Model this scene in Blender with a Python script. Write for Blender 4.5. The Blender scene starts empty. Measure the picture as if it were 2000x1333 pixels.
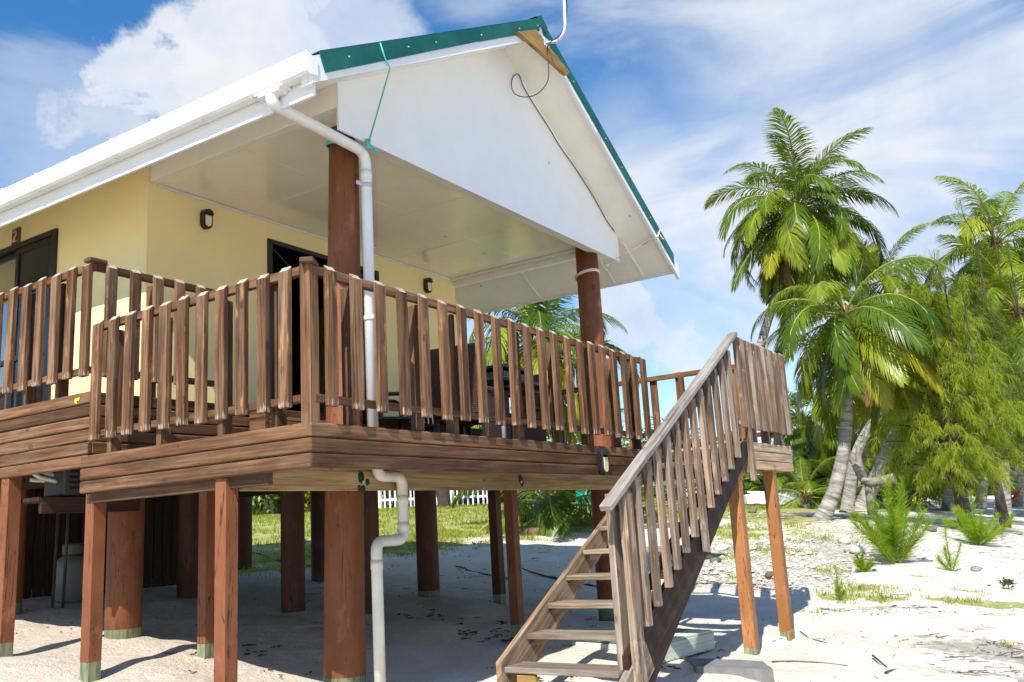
import bpy, bmesh, math, random
import numpy as np
from mathutils import Vector, Matrix
random.seed(7); rng = np.random.default_rng(7)
sc = bpy.context.scene
col = sc.collection
PI = math.pi

# ------------------------------------------------------------------ camera
CAMF = 1740.67                       # focal length in photo pixels (2000 wide)
def _basis(pit, rol, yaw):
    F = np.array([math.cos(pit)*math.cos(yaw), math.cos(pit)*math.sin(yaw), math.sin(pit)])
    r = np.array([math.sin(yaw), -math.cos(yaw), 0]); u = np.cross(r, F)
    return np.array([r*math.cos(rol)+u*math.sin(rol), -(-r*math.sin(rol)+u*math.cos(rol)), F])
CAMR = _basis(math.radians(11.49536), math.radians(-3.38511), math.radians(32.37786))
CAMC = np.array([-3.875, -3.935, -0.392])
cd = bpy.data.cameras.new('camera'); cam = bpy.data.objects.new('camera', cd); col.objects.link(cam)
cd.sensor_width = 36; cd.lens = CAMF/2000*36; cd.clip_end = 3000; cd.clip_start = 0.05
r_, d_, f_ = CAMR
cam.matrix_world = Matrix(((r_[0], -d_[0], -f_[0], CAMC[0]), (r_[1], -d_[1], -f_[1], CAMC[1]), (r_[2], -d_[2], -f_[2], CAMC[2]), (0, 0, 0, 1)))
sc.camera = cam
def ray(px, py): return CAMR.T @ np.array([(px-1000)/CAMF, (py-666.5)/CAMF, 1.0])
def at(px, py, d): return Vector(CAMC + ray(px, py)*d)
def on(ax, v, px, py):
    d = ray(px, py); t = (v-CAMC[ax])/d[ax]; return Vector(CAMC+t*d)

# ------------------------------------------------------------------ node helper
class NT:
    def __init__(s, tree): s.t = tree; s.n = tree.nodes; s.l = tree.links
    def new(s, typ, **kw):
        n = s.n.new(typ)
        for k, v in kw.items(): setattr(n, k, v)
        return n
    def put(s, sock, v):
        if hasattr(v, 'is_output') or isinstance(v, bpy.types.NodeSocket): s.l.new(v, sock)
        elif v is not None:
            if hasattr(sock, 'default_value'):
                if isinstance(v, (tuple, list)) and len(v) == 3 and len(sock.default_value) == 4: v = (*v, 1)
                sock.default_value = v
    def math(s, op, a, b=0, c=None, clamp=False):
        n = s.new('ShaderNodeMath', operation=op, use_clamp=clamp); s.put(n.inputs[0], a); s.put(n.inputs[1], b)
        if c is not None: s.put(n.inputs[2], c)
        return n.outputs[0]
    def vm(s, op, a, b=None):
        n = s.new('ShaderNodeVectorMath', operation=op); s.put(n.inputs[0], a)
        if b is not None: s.put(n.inputs[1], b)
        return n.outputs[1] if op in ('DOT_PRODUCT', 'LENGTH', 'DISTANCE') else n.outputs[0]
    def noise(s, vec, scale, detail=4, rough=.55, dist=0, col=False):
        n = s.new('ShaderNodeTexNoise'); s.put(n.inputs['Vector'], vec); n.inputs['Scale'].default_value = scale
        n.inputs['Detail'].default_value = detail; n.inputs['Roughness'].default_value = rough; n.inputs['Distortion'].default_value = dist
        return n.outputs[1] if col else n.outputs[0]
    def voro(s, vec, scale, feature='F1', out=0):
        n = s.new('ShaderNodeTexVoronoi', feature=feature); s.put(n.inputs['Vector'], vec); n.inputs['Scale'].default_value = scale
        return n.outputs[out]
    def ramp(s, fac, stops):
        n = s.new('ShaderNodeValToRGB'); s.put(n.inputs[0], fac); el = n.color_ramp.elements
        while len(el) < len(stops): el.new(.5)
        for e, (p, c) in zip(el, stops):
            e.position = p; e.color = (*c, 1) if len(c) == 3 else c
        return n.outputs[0]
    def mr(s, v, a, b, c=0, d=1, smooth=True):
        n = s.new('ShaderNodeMapRange', interpolation_type='SMOOTHSTEP' if smooth else 'LINEAR'); s.put(n.inputs[0], v)
        for i, q in enumerate((a, b, c, d)): n.inputs[i+1].default_value = q
        return n.outputs[0]
    def mix(s, fac, a, b, blend='MIX'):
        n = s.new('ShaderNodeMix', data_type='RGBA', blend_type=blend); s.put(n.inputs[0], fac); s.put(n.inputs[6], a); s.put(n.inputs[7], b)
        return n.outputs[2]
    def comb(s, x, y, z):
        n = s.new('ShaderNodeCombineXYZ'); s.put(n.inputs[0], x); s.put(n.inputs[1], y); s.put(n.inputs[2], z); return n.outputs[0]
    def sep(s, v):
        n = s.new('ShaderNodeSeparateXYZ'); s.put(n.inputs[0], v); return n.outputs
    def bump(s, h, strength=.3, dist=.01, normal=None):
        n = s.new('ShaderNodeBump'); s.put(n.inputs['Height'], h); n.inputs['Strength'].default_value = strength; n.inputs['Distance'].default_value = dist
        if normal is not None: s.put(n.inputs['Normal'], normal)
        return n.outputs[0]

# ------------------------------------------------------------------ world: sky with clouds
SUN = Vector((-0.955, -0.275, 1.03)).normalized()
w = bpy.data.worlds.new('World'); sc.world = w; w.use_nodes = True
t = NT(w.node_tree); t.n.clear()
sky = t.new('ShaderNodeTexSky', sky_type='NISHITA', sun_disc=False)
sky.sun_elevation = math.asin(SUN.z); sky.sun_rotation = math.atan2(SUN.x, SUN.y)
sky.air_density = 1.0; sky.dust_density = 0.4; sky.ozone_density = 2.5
D = t.vm('NORMALIZE', t.new('ShaderNodeTexCoord').outputs['Generated'])
dx, dy, dz = t.sep(D)
den = t.math('ADD', t.math('MAXIMUM', dz, 0.0), 0.22)
P = t.comb(t.math('DIVIDE', dx, den), t.math('DIVIDE', dy, den), 0.0)
fb = t.noise(t.vm('MULTIPLY', D, (1.0, 1.0, 1.9)), 4.2, 6, .56, .5)
fine = t.noise(D, 8.0, 7, .62, .2)
wis = t.noise(t.vm('MULTIPLY', D, (1.0, 1.0, 3.4)), 3.1, 6, .55, .5)
edge = t.math('ADD', t.math('MULTIPLY', t.math('SUBTRACT', fine, .5), .17), t.math('MULTIPLY', t.math('SUBTRACT', fb, .5), .12))
soft_edge = t.math('MULTIPLY', t.math('SUBTRACT', wis, .5), .22)
crisp = None; veil = None
def body(px, py, r0, soft, wt, e, k):
    v = Vector(ray(px, py)).normalized()
    ang = t.math('ARCCOSINE', t.math('MINIMUM', t.vm('DOT_PRODUCT', D, tuple(v)), .999999))
    ang = t.math('ADD', ang, t.math('MULTIPLY', e, -k))
    return t.math('MULTIPLY', t.mr(ang, math.radians(r0+soft*.5), math.radians(max(r0-soft*.5, .1))), wt)
# heaped cloud over the roof (photo pixel of its centre, angular radius, softness, opacity)
for q in ((500, 150, 5.4, 1.9, .93), (330, 160, 3.5, 1.6, .88), (640, 40, 5.5, 4.5, .80), (260, 260, 3.0, 3.0, .7), (420, 70, 3.8, 2.2, .9), (560, -160, 8, 5, .8), (1235, 610, 3.0, 2.0, .85), (1330, 690, 2.6, 2.2, .8)):
    m = body(*q, edge, 1.35); crisp = m if crisp is None else t.math('MAXIMUM', crisp, m)
# thin veils
for q in ((1650, 330, 14, 15, .80), (1250, 300, 7, 9, .72), (1880, 160, 7, 8, .80), (800, 640, 9, 8, .6), (930, 20, 4, 5, .42), (60, 270, 4.5, 5, .40), (1420, 60, 3.5, 5, .42), (1400, 560, 8, 9, .55)):
    m = body(*q, soft_edge, 1.5); veil = m if veil is None else t.math('MAXIMUM', veil, m)
gen = t.math('MAXIMUM', t.math('MULTIPLY', t.mr(fb, .52, .76), .5), t.math('MULTIPLY', t.mr(wis, .50, .78), .5))
veil = t.math('MULTIPLY', t.math('MAXIMUM', veil, gen), t.mr(wis, .30, .60, .62, 1.15))
dens = t.math('MAXIMUM', crisp, veil)
dens = t.math('MINIMUM', t.math('MAXIMUM', dens, t.mr(dz, .26, -.02, 0, .55)), 1.0)
cbody = t.ramp(t.noise(D, 6.5, 6, .6, .3), [(.30, (.68, .77, .95)), (.60, (.95, .975, 1.0))])
hs = t.new('ShaderNodeHueSaturation'); hs.inputs['Saturation'].default_value = 1.32; t.l.new(sky.outputs[0], hs.inputs['Color'])
bgs = t.new('ShaderNodeBackground'); t.l.new(hs.outputs[0], bgs.inputs[0]); bgs.inputs[1].default_value = .135
bgc = t.new('ShaderNodeBackground'); t.l.new(cbody, bgc.inputs[0]); bgc.inputs[1].default_value = .70
mx = t.new('ShaderNodeMixShader'); t.l.new(dens, mx.inputs[0]); t.l.new(bgs.outputs[0], mx.inputs[1]); t.l.new(bgc.outputs[0], mx.inputs[2])
wo = t.new('ShaderNodeOutputWorld'); t.l.new(mx.outputs[0], wo.inputs[0])
w.cycles.sampling_method = 'MANUAL'; w.cycles.sample_map_resolution = 512

ld = bpy.data.lights.new('sun', 'SUN'); ld.energy = 5.0; ld.angle = math.radians(.5); ld.color = (1, .955, .88)
lo = bpy.data.objects.new('sun', ld); col.objects.link(lo); lo.rotation_euler = SUN.to_track_quat('Z', 'Y').to_euler(); lo.location = (-6, -4, 12)
sc.view_settings.view_transform = 'Standard'; sc.view_settings.look = 'None'
sc.view_settings.exposure = 0.48; sc.view_settings.gamma = 1.0; sc.view_settings.use_curve_mapping = False
sc.cycles.use_adaptive_sampling = True; sc.cycles.adaptive_threshold = .02; sc.cycles.max_bounces = 6; sc.cycles.diffuse_bounces = 4; sc.cycles.glossy_bounces = 2; sc.cycles.transparent_max_bounces = 8

# ------------------------------------------------------------------ materials
MAT = {}
def newmat(name):
    m = bpy.data.materials.new(name); m.use_nodes = True; t = NT(m.node_tree); t.n.clear()
    o = t.new('ShaderNodeOutputMaterial'); b = t.new('ShaderNodeBsdfPrincipled'); t.l.new(b.outputs[0], o.inputs[0])
    MAT[name] = m
    return m, t, b, o
def uvr(t, spread=40):
    uv = t.new('ShaderNodeUVMap').outputs[0]
    rnd = t.new('ShaderNodeObjectInfo').outputs['Random']
    return t.vm('ADD', uv, t.comb(t.math('MULTIPLY', rnd, spread), t.math('MULTIPLY', rnd, spread*.37), 0)), rnd, uv
def m_wood(name, dark, mid, light, grey=(.36, .32, .28), greyamt=.3, rough=.72, ends=None, knot=True, varr=.25, streakamt=.35):
    m, t, b, o = newmat(name)
    v, rnd, uv = uvr(t)
    g1 = t.noise(t.vm('MULTIPLY', v, (2.2, 70, 1)), 1.0, 6, .6, .4)
    g2 = t.noise(t.vm('MULTIPLY', v, (.9, 16, 1)), 1.0, 4, .55, 1.2)
    big = t.noise(t.vm('MULTIPLY', v, (1.6, 3.5, 1)), 1.0, 4, .6)
    mixv = t.math('ADD', t.math('MULTIPLY', g1, .5), t.math('MULTIPLY', g2, .5))
    c = t.ramp(mixv, [(.37, dark), (.5, mid), (.63, light)])
    streak = t.noise(t.vm('MULTIPLY', v, (.7, 38, 1)), 1.0, 3, .5, .6)
    c = t.mix(t.math('MULTIPLY', t.mr(streak, .60, .68), streakamt), c, tuple(x*.45 for x in dark))
    sap = t.noise(t.vm('MULTIPLY', v, (.8, 7, 1)), 1.0, 3, .55, .8)
    c = t.mix(t.math('MULTIPLY', t.mr(sap, .54, .72), .45), c, tuple(min(1, x*1.45) for x in light))
    c = t.mix(t.math('MULTIPLY', t.mr(big, .42, .70), greyamt), c, t.ramp(g1, [(.3, tuple(x*.55 for x in grey)), (.7, grey)]))
    if knot:
        kd = t.voro(t.vm('MULTIPLY', v, (3.3, 4.8, 1)), 1.0)
        kk = t.mr(kd, .14, .07)
        ring = t.math('SINE', t.math('MULTIPLY', kd, 170))
        c = t.mix(t.math('MULTIPLY', kk, .75), c, t.mix(t.mr(ring, -.5, .8), tuple(x*.35 for x in dark), mid))
    r2 = t.math('FRACT', t.math('MULTIPLY', rnd, 7.31))
    br = t.math('ADD', 1-varr, t.math('MULTIPLY', rnd, 2*varr)); bg = t.math('MULTIPLY', br, t.math('ADD', .93, t.math('MULTIPLY', r2, .14))); bb = t.math('MULTIPLY', br, t.math('ADD', .85, t.math('MULTIPLY', r2, .3)))
    c = t.mix(1.0, c, t.comb(br, bg, bb), 'MULTIPLY')
    if ends:
        L, span, colr, amt = ends
        ux = t.sep(uv)[0]
        e = t.mr(ux, L-span, L-.02)
        nz = t.noise(t.vm('MULTIPLY', v, (9, 50, 1)), 1.0, 5, .65)
        ee = t.mr(t.math('ADD', t.math('MULTIPLY', e, .30), t.math('MULTIPLY', nz, .8)), .66, .82)
        c = t.mix(t.math('MULTIPLY', ee, amt), c, colr)
        top = t.mr(ux, .075, .0)                      # sun-bleached cut tops
        tt = t.mr(t.math('ADD', t.math('MULTIPLY', top, .42), t.math('MULTIPLY', nz, .6)), .60, .8)
        c = t.mix(t.math('MULTIPLY', tt, amt*.8), c, tuple(x*.85 for x in colr))
        p2 = t.noise(t.vm('MULTIPLY', v, (3.0, 9, 1)), 1.0, 4, .6)
        c = t.mix(t.math('MULTIPLY', t.mr(p2, .58, .72), .45), c, tuple(min(1, x*2.3) for x in light))
    t.put(b.inputs['Base Color'], c); b.inputs['Roughness'].default_value = rough
    b.inputs['Specular IOR Level'].default_value = .3
    t.put(b.inputs['Normal'], t.bump(t.math('ADD', t.math('MULTIPLY', g1, .7), t.math('MULTIPLY', g2, .3)), .55, .004))
    return m
BAL_L = .91
m_wood('stained_wood', (.055, .023, .010), (.118, .053, .023), (.215, .112, .052), (.36, .245, .135), .24, varr=.42, streakamt=.12)
m_wood('stained_baluster', (.042, .018, .009), (.114, .052, .023), (.245, .130, .062), (.36, .26, .16), .24, ends=(BAL_L, .11, (.46, .40, .32), .8))
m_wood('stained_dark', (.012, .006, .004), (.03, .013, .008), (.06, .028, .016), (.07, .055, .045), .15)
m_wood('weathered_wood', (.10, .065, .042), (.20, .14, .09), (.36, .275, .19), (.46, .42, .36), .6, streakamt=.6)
m_wood('weathered_baluster', (.07, .042, .026), (.16, .10, .063), (.29, .21, .145), (.44, .39, .33), .5, varr=.34, streakamt=.6, ends=(1.06, .1, (.52, .47, .39), .5))
m_wood('grey_wood', (.14, .115, .09), (.28, .24, .195), (.44, .395, .335), (.52, .51, .48), .7, streakamt=.8)
m_wood('pale_pine', (.20, .125, .05), (.36, .25, .115), (.50, .38, .20), (.42, .38, .26), .35, varr=.08)
m_wood('landing_wood', (.20, .125, .068), (.38, .27, .155), (.53, .42, .27), (.50, .45, .38), .5)
m_wood('raw_plank', (.16, .085, .02), (.30, .175, .045), (.42, .27, .09), (.35, .27, .15), .3, varr=.05)
m_wood('mint_timber', (.40, .45, .38), (.50, .56, .48), (.58, .63, .55), (.45, .42, .36), .18, varr=.05)

def m_paint(name, c, rough=.55, var=.06, bumpy=.1, spots=None, spec=.4, scale=3.0, bscale=60):
    m, t, b, o = newmat(name)
    pos = t.new('ShaderNodeNewGeometry').outputs['Position']
    n = t.noise(pos, scale, 5, .6); n2 = t.noise(pos, bscale, 3, .5)
    cc = t.mix(t.mr(n, .3, .7), tuple(x*(1-var) for x in c), tuple(min(1, x*(1+var)) for x in c))
    if spots:
        s = t.voro(pos, spots[0]); cc = t.mix(t.math('MULTIPLY', t.mr(s, .06, .03), spots[2]), cc, spots[1])
    t.put(b.inputs['Base Color'], cc); b.inputs['Roughness'].default_value = rough; b.inputs['Specular IOR Level'].default_value = spec
    t.put(b.inputs['Normal'], t.bump(n2, bumpy, .004))
    return m
m_paint('yellow_wall', (.90, .755, .38), .75, .03, .35, scale=1.6, bscale=45)
m_paint('white_paint', (.78, .78, .77), .5, .03, .08, (3.0, (.30, .17, .08), .55))
m_paint('gable_white', (.82, .83, .83), .55, .02, .05, (2.2, (.35, .2, .1), .6))
m_paint('cream_soffit', (.88, .85, .75), .5, .04, .08, (2.4, (.25, .2, .12), .6))
m_paint('ceiling_gloss', (.90, .86, .70), .09, .03, .03, (2.0, (.2, .15, .1), .6), .55)
m_paint('pvc_white', (.82, .81, .78), .28, .06, .02, spec=.5)
m_paint('pvc_cream', (.72, .69, .60), .32, .13, .03, spec=.5)
m_paint('black_metal', (.012, .012, .013), .35, .1, .02, spec=.5)
m_paint('black_plastic', (.015, .015, .016), .25, .1, .02, spec=.5)
m_paint('grey_metal', (.30, .33, .38), .35, .08, .02, spec=.5)
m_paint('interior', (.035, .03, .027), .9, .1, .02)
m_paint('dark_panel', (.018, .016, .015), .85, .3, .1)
m_paint('lamp_lens', (.80, .76, .50), .3, .03, .02)
m_paint('galvanised', (.55, .56, .57), .38, .1, .05)
m_paint('rope_teal', (.10, .48, .40), .8, .2, .3, bscale=240)
m_paint('rope_white', (.70, .66, .60), .85, .15, .3, bscale=240)
m_paint('cable_black', (.01, .01, .01), .5, .1, .02)
m_paint('concrete', (.19, .19, .19), .9, .18, .6, scale=6, bscale=80)
m_paint('green_spray', (.008, .05, .018), .7, .2, .1)
m_paint('yellow_spray', (.75, .50, .03), .7, .2, .1)
m_paint('tank_green', (.01, .30, .19), .45, .08, .02)
m_paint('boat_white', (.80, .80, .80), .35, .05, .04)
m_paint('far_wall', (.66, .66, .62), .8, .05, .05)
m_paint('far_roof', (.50, .62, .54), .6, .05, .05)
m_paint('hammock_orange', (.60, .10, .02), .8, .1, .1)
m_paint('ac_grey', (.06, .065, .065), .5, .12, .05)
m_paint('gas_grey', (.20, .195, .185), .45, .12, .05)
m_paint('twig_brown', (.085, .062, .045), .9, .3, .3)
m_paint('husk_brown', (.17, .10, .055), .9, .3, .4)
m_paint('wear_dark', (.03, .016, .01), .95, .2, .4)
m_paint('plaque_wood', (.16, .07, .025), .6, .2, .1)
m_paint('plaque_brass', (.55, .46, .33), .5, .1, .1)
m_paint('coconut_green', (.20, .26, .03), .45, .25, .05, scale=9)
m_paint('litter_black', (.03, .022, .02), .9, .3, .2)
m_paint('bleached_end', (.40, .345, .275), .9, .25, .3, scale=30)
m_paint('coral_white', (.62, .59, .54), .95, .15, .5, scale=7)
m_paint('coral_grey', (.20, .20, .21), .95, .3, .5, scale=7)
m_paint('rock_dark', (.16, .14, .12), .95, .3, .6, scale=9)
# green folded metal flashing
m, t, b, o = newmat('green_metal')
pos = t.new('ShaderNodeNewGeometry').outputs['Position']
n = t.noise(pos, 2.2, 5, .6)
t.put(b.inputs['Base Color'], t.mix(t.mr(n, .35, .7), (.006, .085, .062), (.015, .135, .10)))
b.inputs['Roughness'].default_value = .38; b.inputs['Specular IOR Level'].default_value = .5
t.put(b.inputs['Normal'], t.bump(t.noise(pos, 3.0, 2, .5), .25, .02))
# painted post with cracks
def m_post(name, c1, c2):
    m, t, b, o = newmat(name)
    v, rnd, uv = uvr(t, 20)
    big = t.noise(t.vm('MULTIPLY', v, (1.1, 3, 1)), 1.0, 5, .6)
    g = t.noise(t.vm('MULTIPLY', v, (2.0, 60, 1)), 1.0, 5, .6)
    cr = t.noise(t.vm('MULTIPLY', v, (.75, 15, 1)), 1.0, 3, .6, 1.5)
    crack = t.math('MULTIPLY', t.mr(t.math('ABSOLUTE', t.math('SUBTRACT', cr, .5)), .011, .003), t.mr(big, .40, .52))
    c = t.mix(t.mr(big, .3, .7), c1, c2)
    c = t.mix(t.math('MULTIPLY', t.mr(g, .58, .78), .3), c, tuple(x*.5 for x in c1))
    c = t.mix(t.math('MULTIPLY', crack, .9), c, (.02, .01, .006))
    fd = t.noise(t.vm('MULTIPLY', v, (2.3, 7, 1)), 1.0, 5, .65)
    c = t.mix(t.math('MULTIPLY', t.mr(fd, .55, .75), .35), c, tuple(min(1, x*1.9+.03) for x in c2))
    kd = t.voro(t.vm('MULTIPLY', v, (1.7, 3.0, 1)), 1.0); c = t.mix(t.math('MULTIPLY', t.mr(kd, .10, .04), .7), c, tuple(x*.3 for x in c1))
    pk = t.voro(t.vm('MULTIPLY', v, (16, 30, 1)), 1.0)
    c = t.mix(t.math('MULTIPLY', t.mr(pk, .12, .05), .55), c, (.05, .022, .012))
    br = t.math('ADD', .86, t.math('MULTIPLY', rnd, .28)); c = t.mix(1.0, c, t.comb(br, br, br), 'MULTIPLY')
    t.put(b.inputs['Base Color'], c); b.inputs['Roughness'].default_value = .58; b.inputs['Specular IOR Level'].default_value = .3
    hh = t.math('SUBTRACT', t.math('MULTIPLY', g, .25), t.math('MULTIPLY', crack, 1.2))
    t.put(b.inputs['Normal'], t.bump(hh, .5, .006))
m_post('post_paint', (.16, .052, .020), (.25, .090, .038))
m_post('post_tan', (.25, .10, .032), (.34, .15, .052))
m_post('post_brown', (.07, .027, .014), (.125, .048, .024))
m, t, b, o = newmat('post_foot')
v, rnd, uv = uvr(t, 20)
g = t.noise(t.vm('MULTIPLY', v, (3, 60, 1)), 1.0, 5, .6)
t.put(b.inputs['Base Color'], t.ramp(g, [(.3, (.08, .095, .05)), (.55, (.22, .24, .14)), (.75, (.36, .32, .20))])); b.inputs['Roughness'].default_value = .85
# glass
m, t, b, o = newmat('window_glass')
b.inputs['Base Color'].default_value = (.02, .025, .028, 1); b.inputs['Roughness'].default_value = .04; b.inputs['Specular IOR Level'].default_value = .8
b.inputs['Transmission Weight'].default_value = .45
# wicker
m, t, b, o = newmat('wicker')
v, rnd, uv = uvr(t, 3)
wv = t.new('ShaderNodeTexWave', wave_type='BANDS', bands_direction='Y'); t.put(wv.inputs[0], v); wv.inputs['Scale'].default_value = 24; wv.inputs['Distortion'].default_value = 1.5
wv2 = t.new('ShaderNodeTexWave', wave_type='BANDS', bands_direction='X'); t.put(wv2.inputs[0], v); wv2.inputs['Scale'].default_value = 16; wv2.inputs['Distortion'].default_value = 1.0
h = t.math('MULTIPLY', wv.outputs[1], t.math('ADD', t.math('MULTIPLY', wv2.outputs[1], .6), .4))
t.put(b.inputs['Base Color'], t.ramp(h, [(.1, (.02, .009, .005)), (.7, (.12, .055, .035))])); b.inputs['Roughness'].default_value = .5
t.put(b.inputs['Normal'], t.bump(h, .9, .01))
# foliage
def m_leaf(name, ca, cb, cc, trans=.35, rough=.42, scale=.8):
    m, t, b, o = newmat(name)
    pos = t.new('ShaderNodeNewGeometry').outputs['Position']
    oi = t.new('ShaderNodeObjectInfo').outputs['Random']
    n = t.noise(pos, scale, 4, .6)
    f = t.math('ADD', t.math('MULTIPLY', n, .7), t.math('MULTIPLY', oi, .45))
    c = t.ramp(f, [(.32, ca), (.58, cb), (.85, cc)])
    t.put(b.inputs['Base Color'], c); b.inputs['Roughness'].default_value = rough; b.inputs['Specular IOR Level'].default_value = .35
    tr = t.new('ShaderNodeBsdfTranslucent'); t.put(tr.inputs[0], t.mix(1.0, c, (1.35, 1.25, .5), 'MULTIPLY'))
    mx = t.new('ShaderNodeMixShader'); mx.inputs[0].default_value = trans
    t.l.new(b.outputs[0], mx.inputs[1]); t.l.new(tr.outputs[0], mx.inputs[2]); t.l.new(mx.outputs[0], o.inputs[0])
m_leaf('palm_leaf', (.06, .125, .012), (.15, .235, .017), (.31, .36, .024), .38, .30)
m_leaf('palm_leaf_old', (.17, .24, .015), (.26, .30, .018), (.40, .34, .022), .36, .45)
m_leaf('palm_dead', (.16, .09, .03), (.25, .15, .06), (.33, .22, .10), .2, .7)
m_leaf('needle_dark', (.10, .16, .013), (.20, .27, .017), (.32, .38, .022), .42, .6, .9)
m_leaf('needle_bright', (.20, .32, .016), (.28, .42, .02), (.38, .50, .03), .45, .6, 3)
m_leaf('bush_leaf', (.03, .075, .012), (.075, .15, .018), (.17, .25, .03), .3, .4, .6)
m_leaf('tree_dark_leaf', (.015, .04, .01), (.035, .08, .014), (.07, .12, .02), .25, .45, .5)
m_leaf('grass_blade', (.16, .20, .025), (.27, .31, .04), (.40, .42, .08), .35, .6, 1.2)
m_leaf('croton_leaf', (.25, .14, .01), (.42, .28, .02), (.30, .30, .02), .3, .4, 1.5)
m_paint('rachis_yellow', (.26, .27, .035), .45, .15, .05)
# palm bark
m, t, b, o = newmat('palm_bark')
v, rnd, uv = uvr(t, 9)
rg = t.noise(t.vm('MULTIPLY', v, (13, 2.0, 1)), 1.0, 3, .6, .3); bl = t.noise(t.vm('MULTIPLY', v, (2.4, 3.4, 1)), 1.0, 5, .65)
c = t.ramp(rg, [(.32, (.11, .095, .08)), (.5, (.29, .265, .23)), (.7, (.47, .44, .40))])
c = t.mix(t.math('MULTIPLY', t.mr(bl, .5, .68), .65), c, (.10, .095, .085))
t.put(b.inputs['Base Color'], c); b.inputs['Roughness'].default_value = .9; t.put(b.inputs['Normal'], t.bump(rg, .8, .03))
m_paint('tree_bark', (.065, .05, .04), .95, .35, .8, scale=5, bscale=30)
m_paint('dead_wood', (.26, .22, .18), .95, .35, .9, scale=6, bscale=26)
# ground
m, t, b, o = newmat('ground_sand')
pos = t.new('ShaderNodeNewGeometry').outputs['Position']
def att(nm): return t.new('ShaderNodeAttribute', attribute_name=nm).outputs['Fac']
gr, ru, li, so = att('grass'), att('rubble'), att('litter'), att('soil_shade')
n1 = t.noise(pos, 1.3, 6, .6); n2 = t.noise(pos, 9, 6, .65); n3 = t.noise(pos, 55, 4, .6); n4 = t.noise(pos, 3.6, 6, .68)
sand = t.mix(t.mr(n1, .3, .7), (.64, .58, .485), (.75, .695, .605))
sand = t.mix(t.math('MULTIPLY', t.mr(n3, .54, .70), .35), sand, (.40, .33, .25))
spk = t.noise(pos, 21, 5, .7); sand = t.mix(t.math('MULTIPLY', t.mr(spk, .62, .74), .35), sand, (.34, .27, .20)); sand = t.mix(t.math('MULTIPLY', t.mr(n2, .50, .70), .16), sand, (.46, .39, .30))
sand = t.mix(t.math('MULTIPLY', so, .85), sand, t.mix(t.mr(n2, .35, .7), (.50, .425, .33), (.62, .54, .435)))  # duller soil under the house, with some of its shade put into the colour
vr = t.new('ShaderNodeTexVoronoi'); t.put(vr.inputs['Vector'], pos); vr.inputs['Scale'].default_value = 17
rub = t.mix(t.mr(t.sep(vr.outputs[1])[0], .2, .9), (.50, .46, .39), (.76, .72, .65))
rub = t.mix(t.mr(vr.outputs[0], .34, .6), rub, (.34, .29, .22))
c = t.mix(t.math('MULTIPLY', t.mr(t.math('ADD', ru, t.math('MULTIPLY', t.math('SUBTRACT', n4, .5), 1.2)), .35, .65), .85), sand, rub)
gf = t.mr(t.math('ADD', t.math('MULTIPLY', gr, 1.0), t.math('MULTIPLY', t.math('SUBTRACT', n2, .5), 1.5)), .40, .66)
gc = t.mix(t.mr(n4, .3, .7), (.24, .26, .055), (.40, .40, .13))
c = t.mix(t.math('MULTIPLY', gf, .92), c, gc)
lf = t.mr(t.math('ADD', li, t.math('MULTIPLY', t.math('SUBTRACT', n2, .5), 1.6)), .45, .8)
c = t.mix(t.math('MULTIPLY', lf, .6), c, t.mix(n3, (.10, .075, .055), (.30, .25, .19)))
t.put(b.inputs['Base Color'], c); b.inputs['Roughness'].default_value = .95; b.inputs['Specular IOR Level'].default_value = .1
hh = t.math('ADD', t.math('MULTIPLY', n2, .6), t.math('ADD', t.math('MULTIPLY', n3, .25), t.math('MULTIPLY', n4, .8)))
t.put(b.inputs['Normal'], t.bump(t.math('ADD', hh, t.math('MULTIPLY', spk, .3)), .8, .06))

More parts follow.
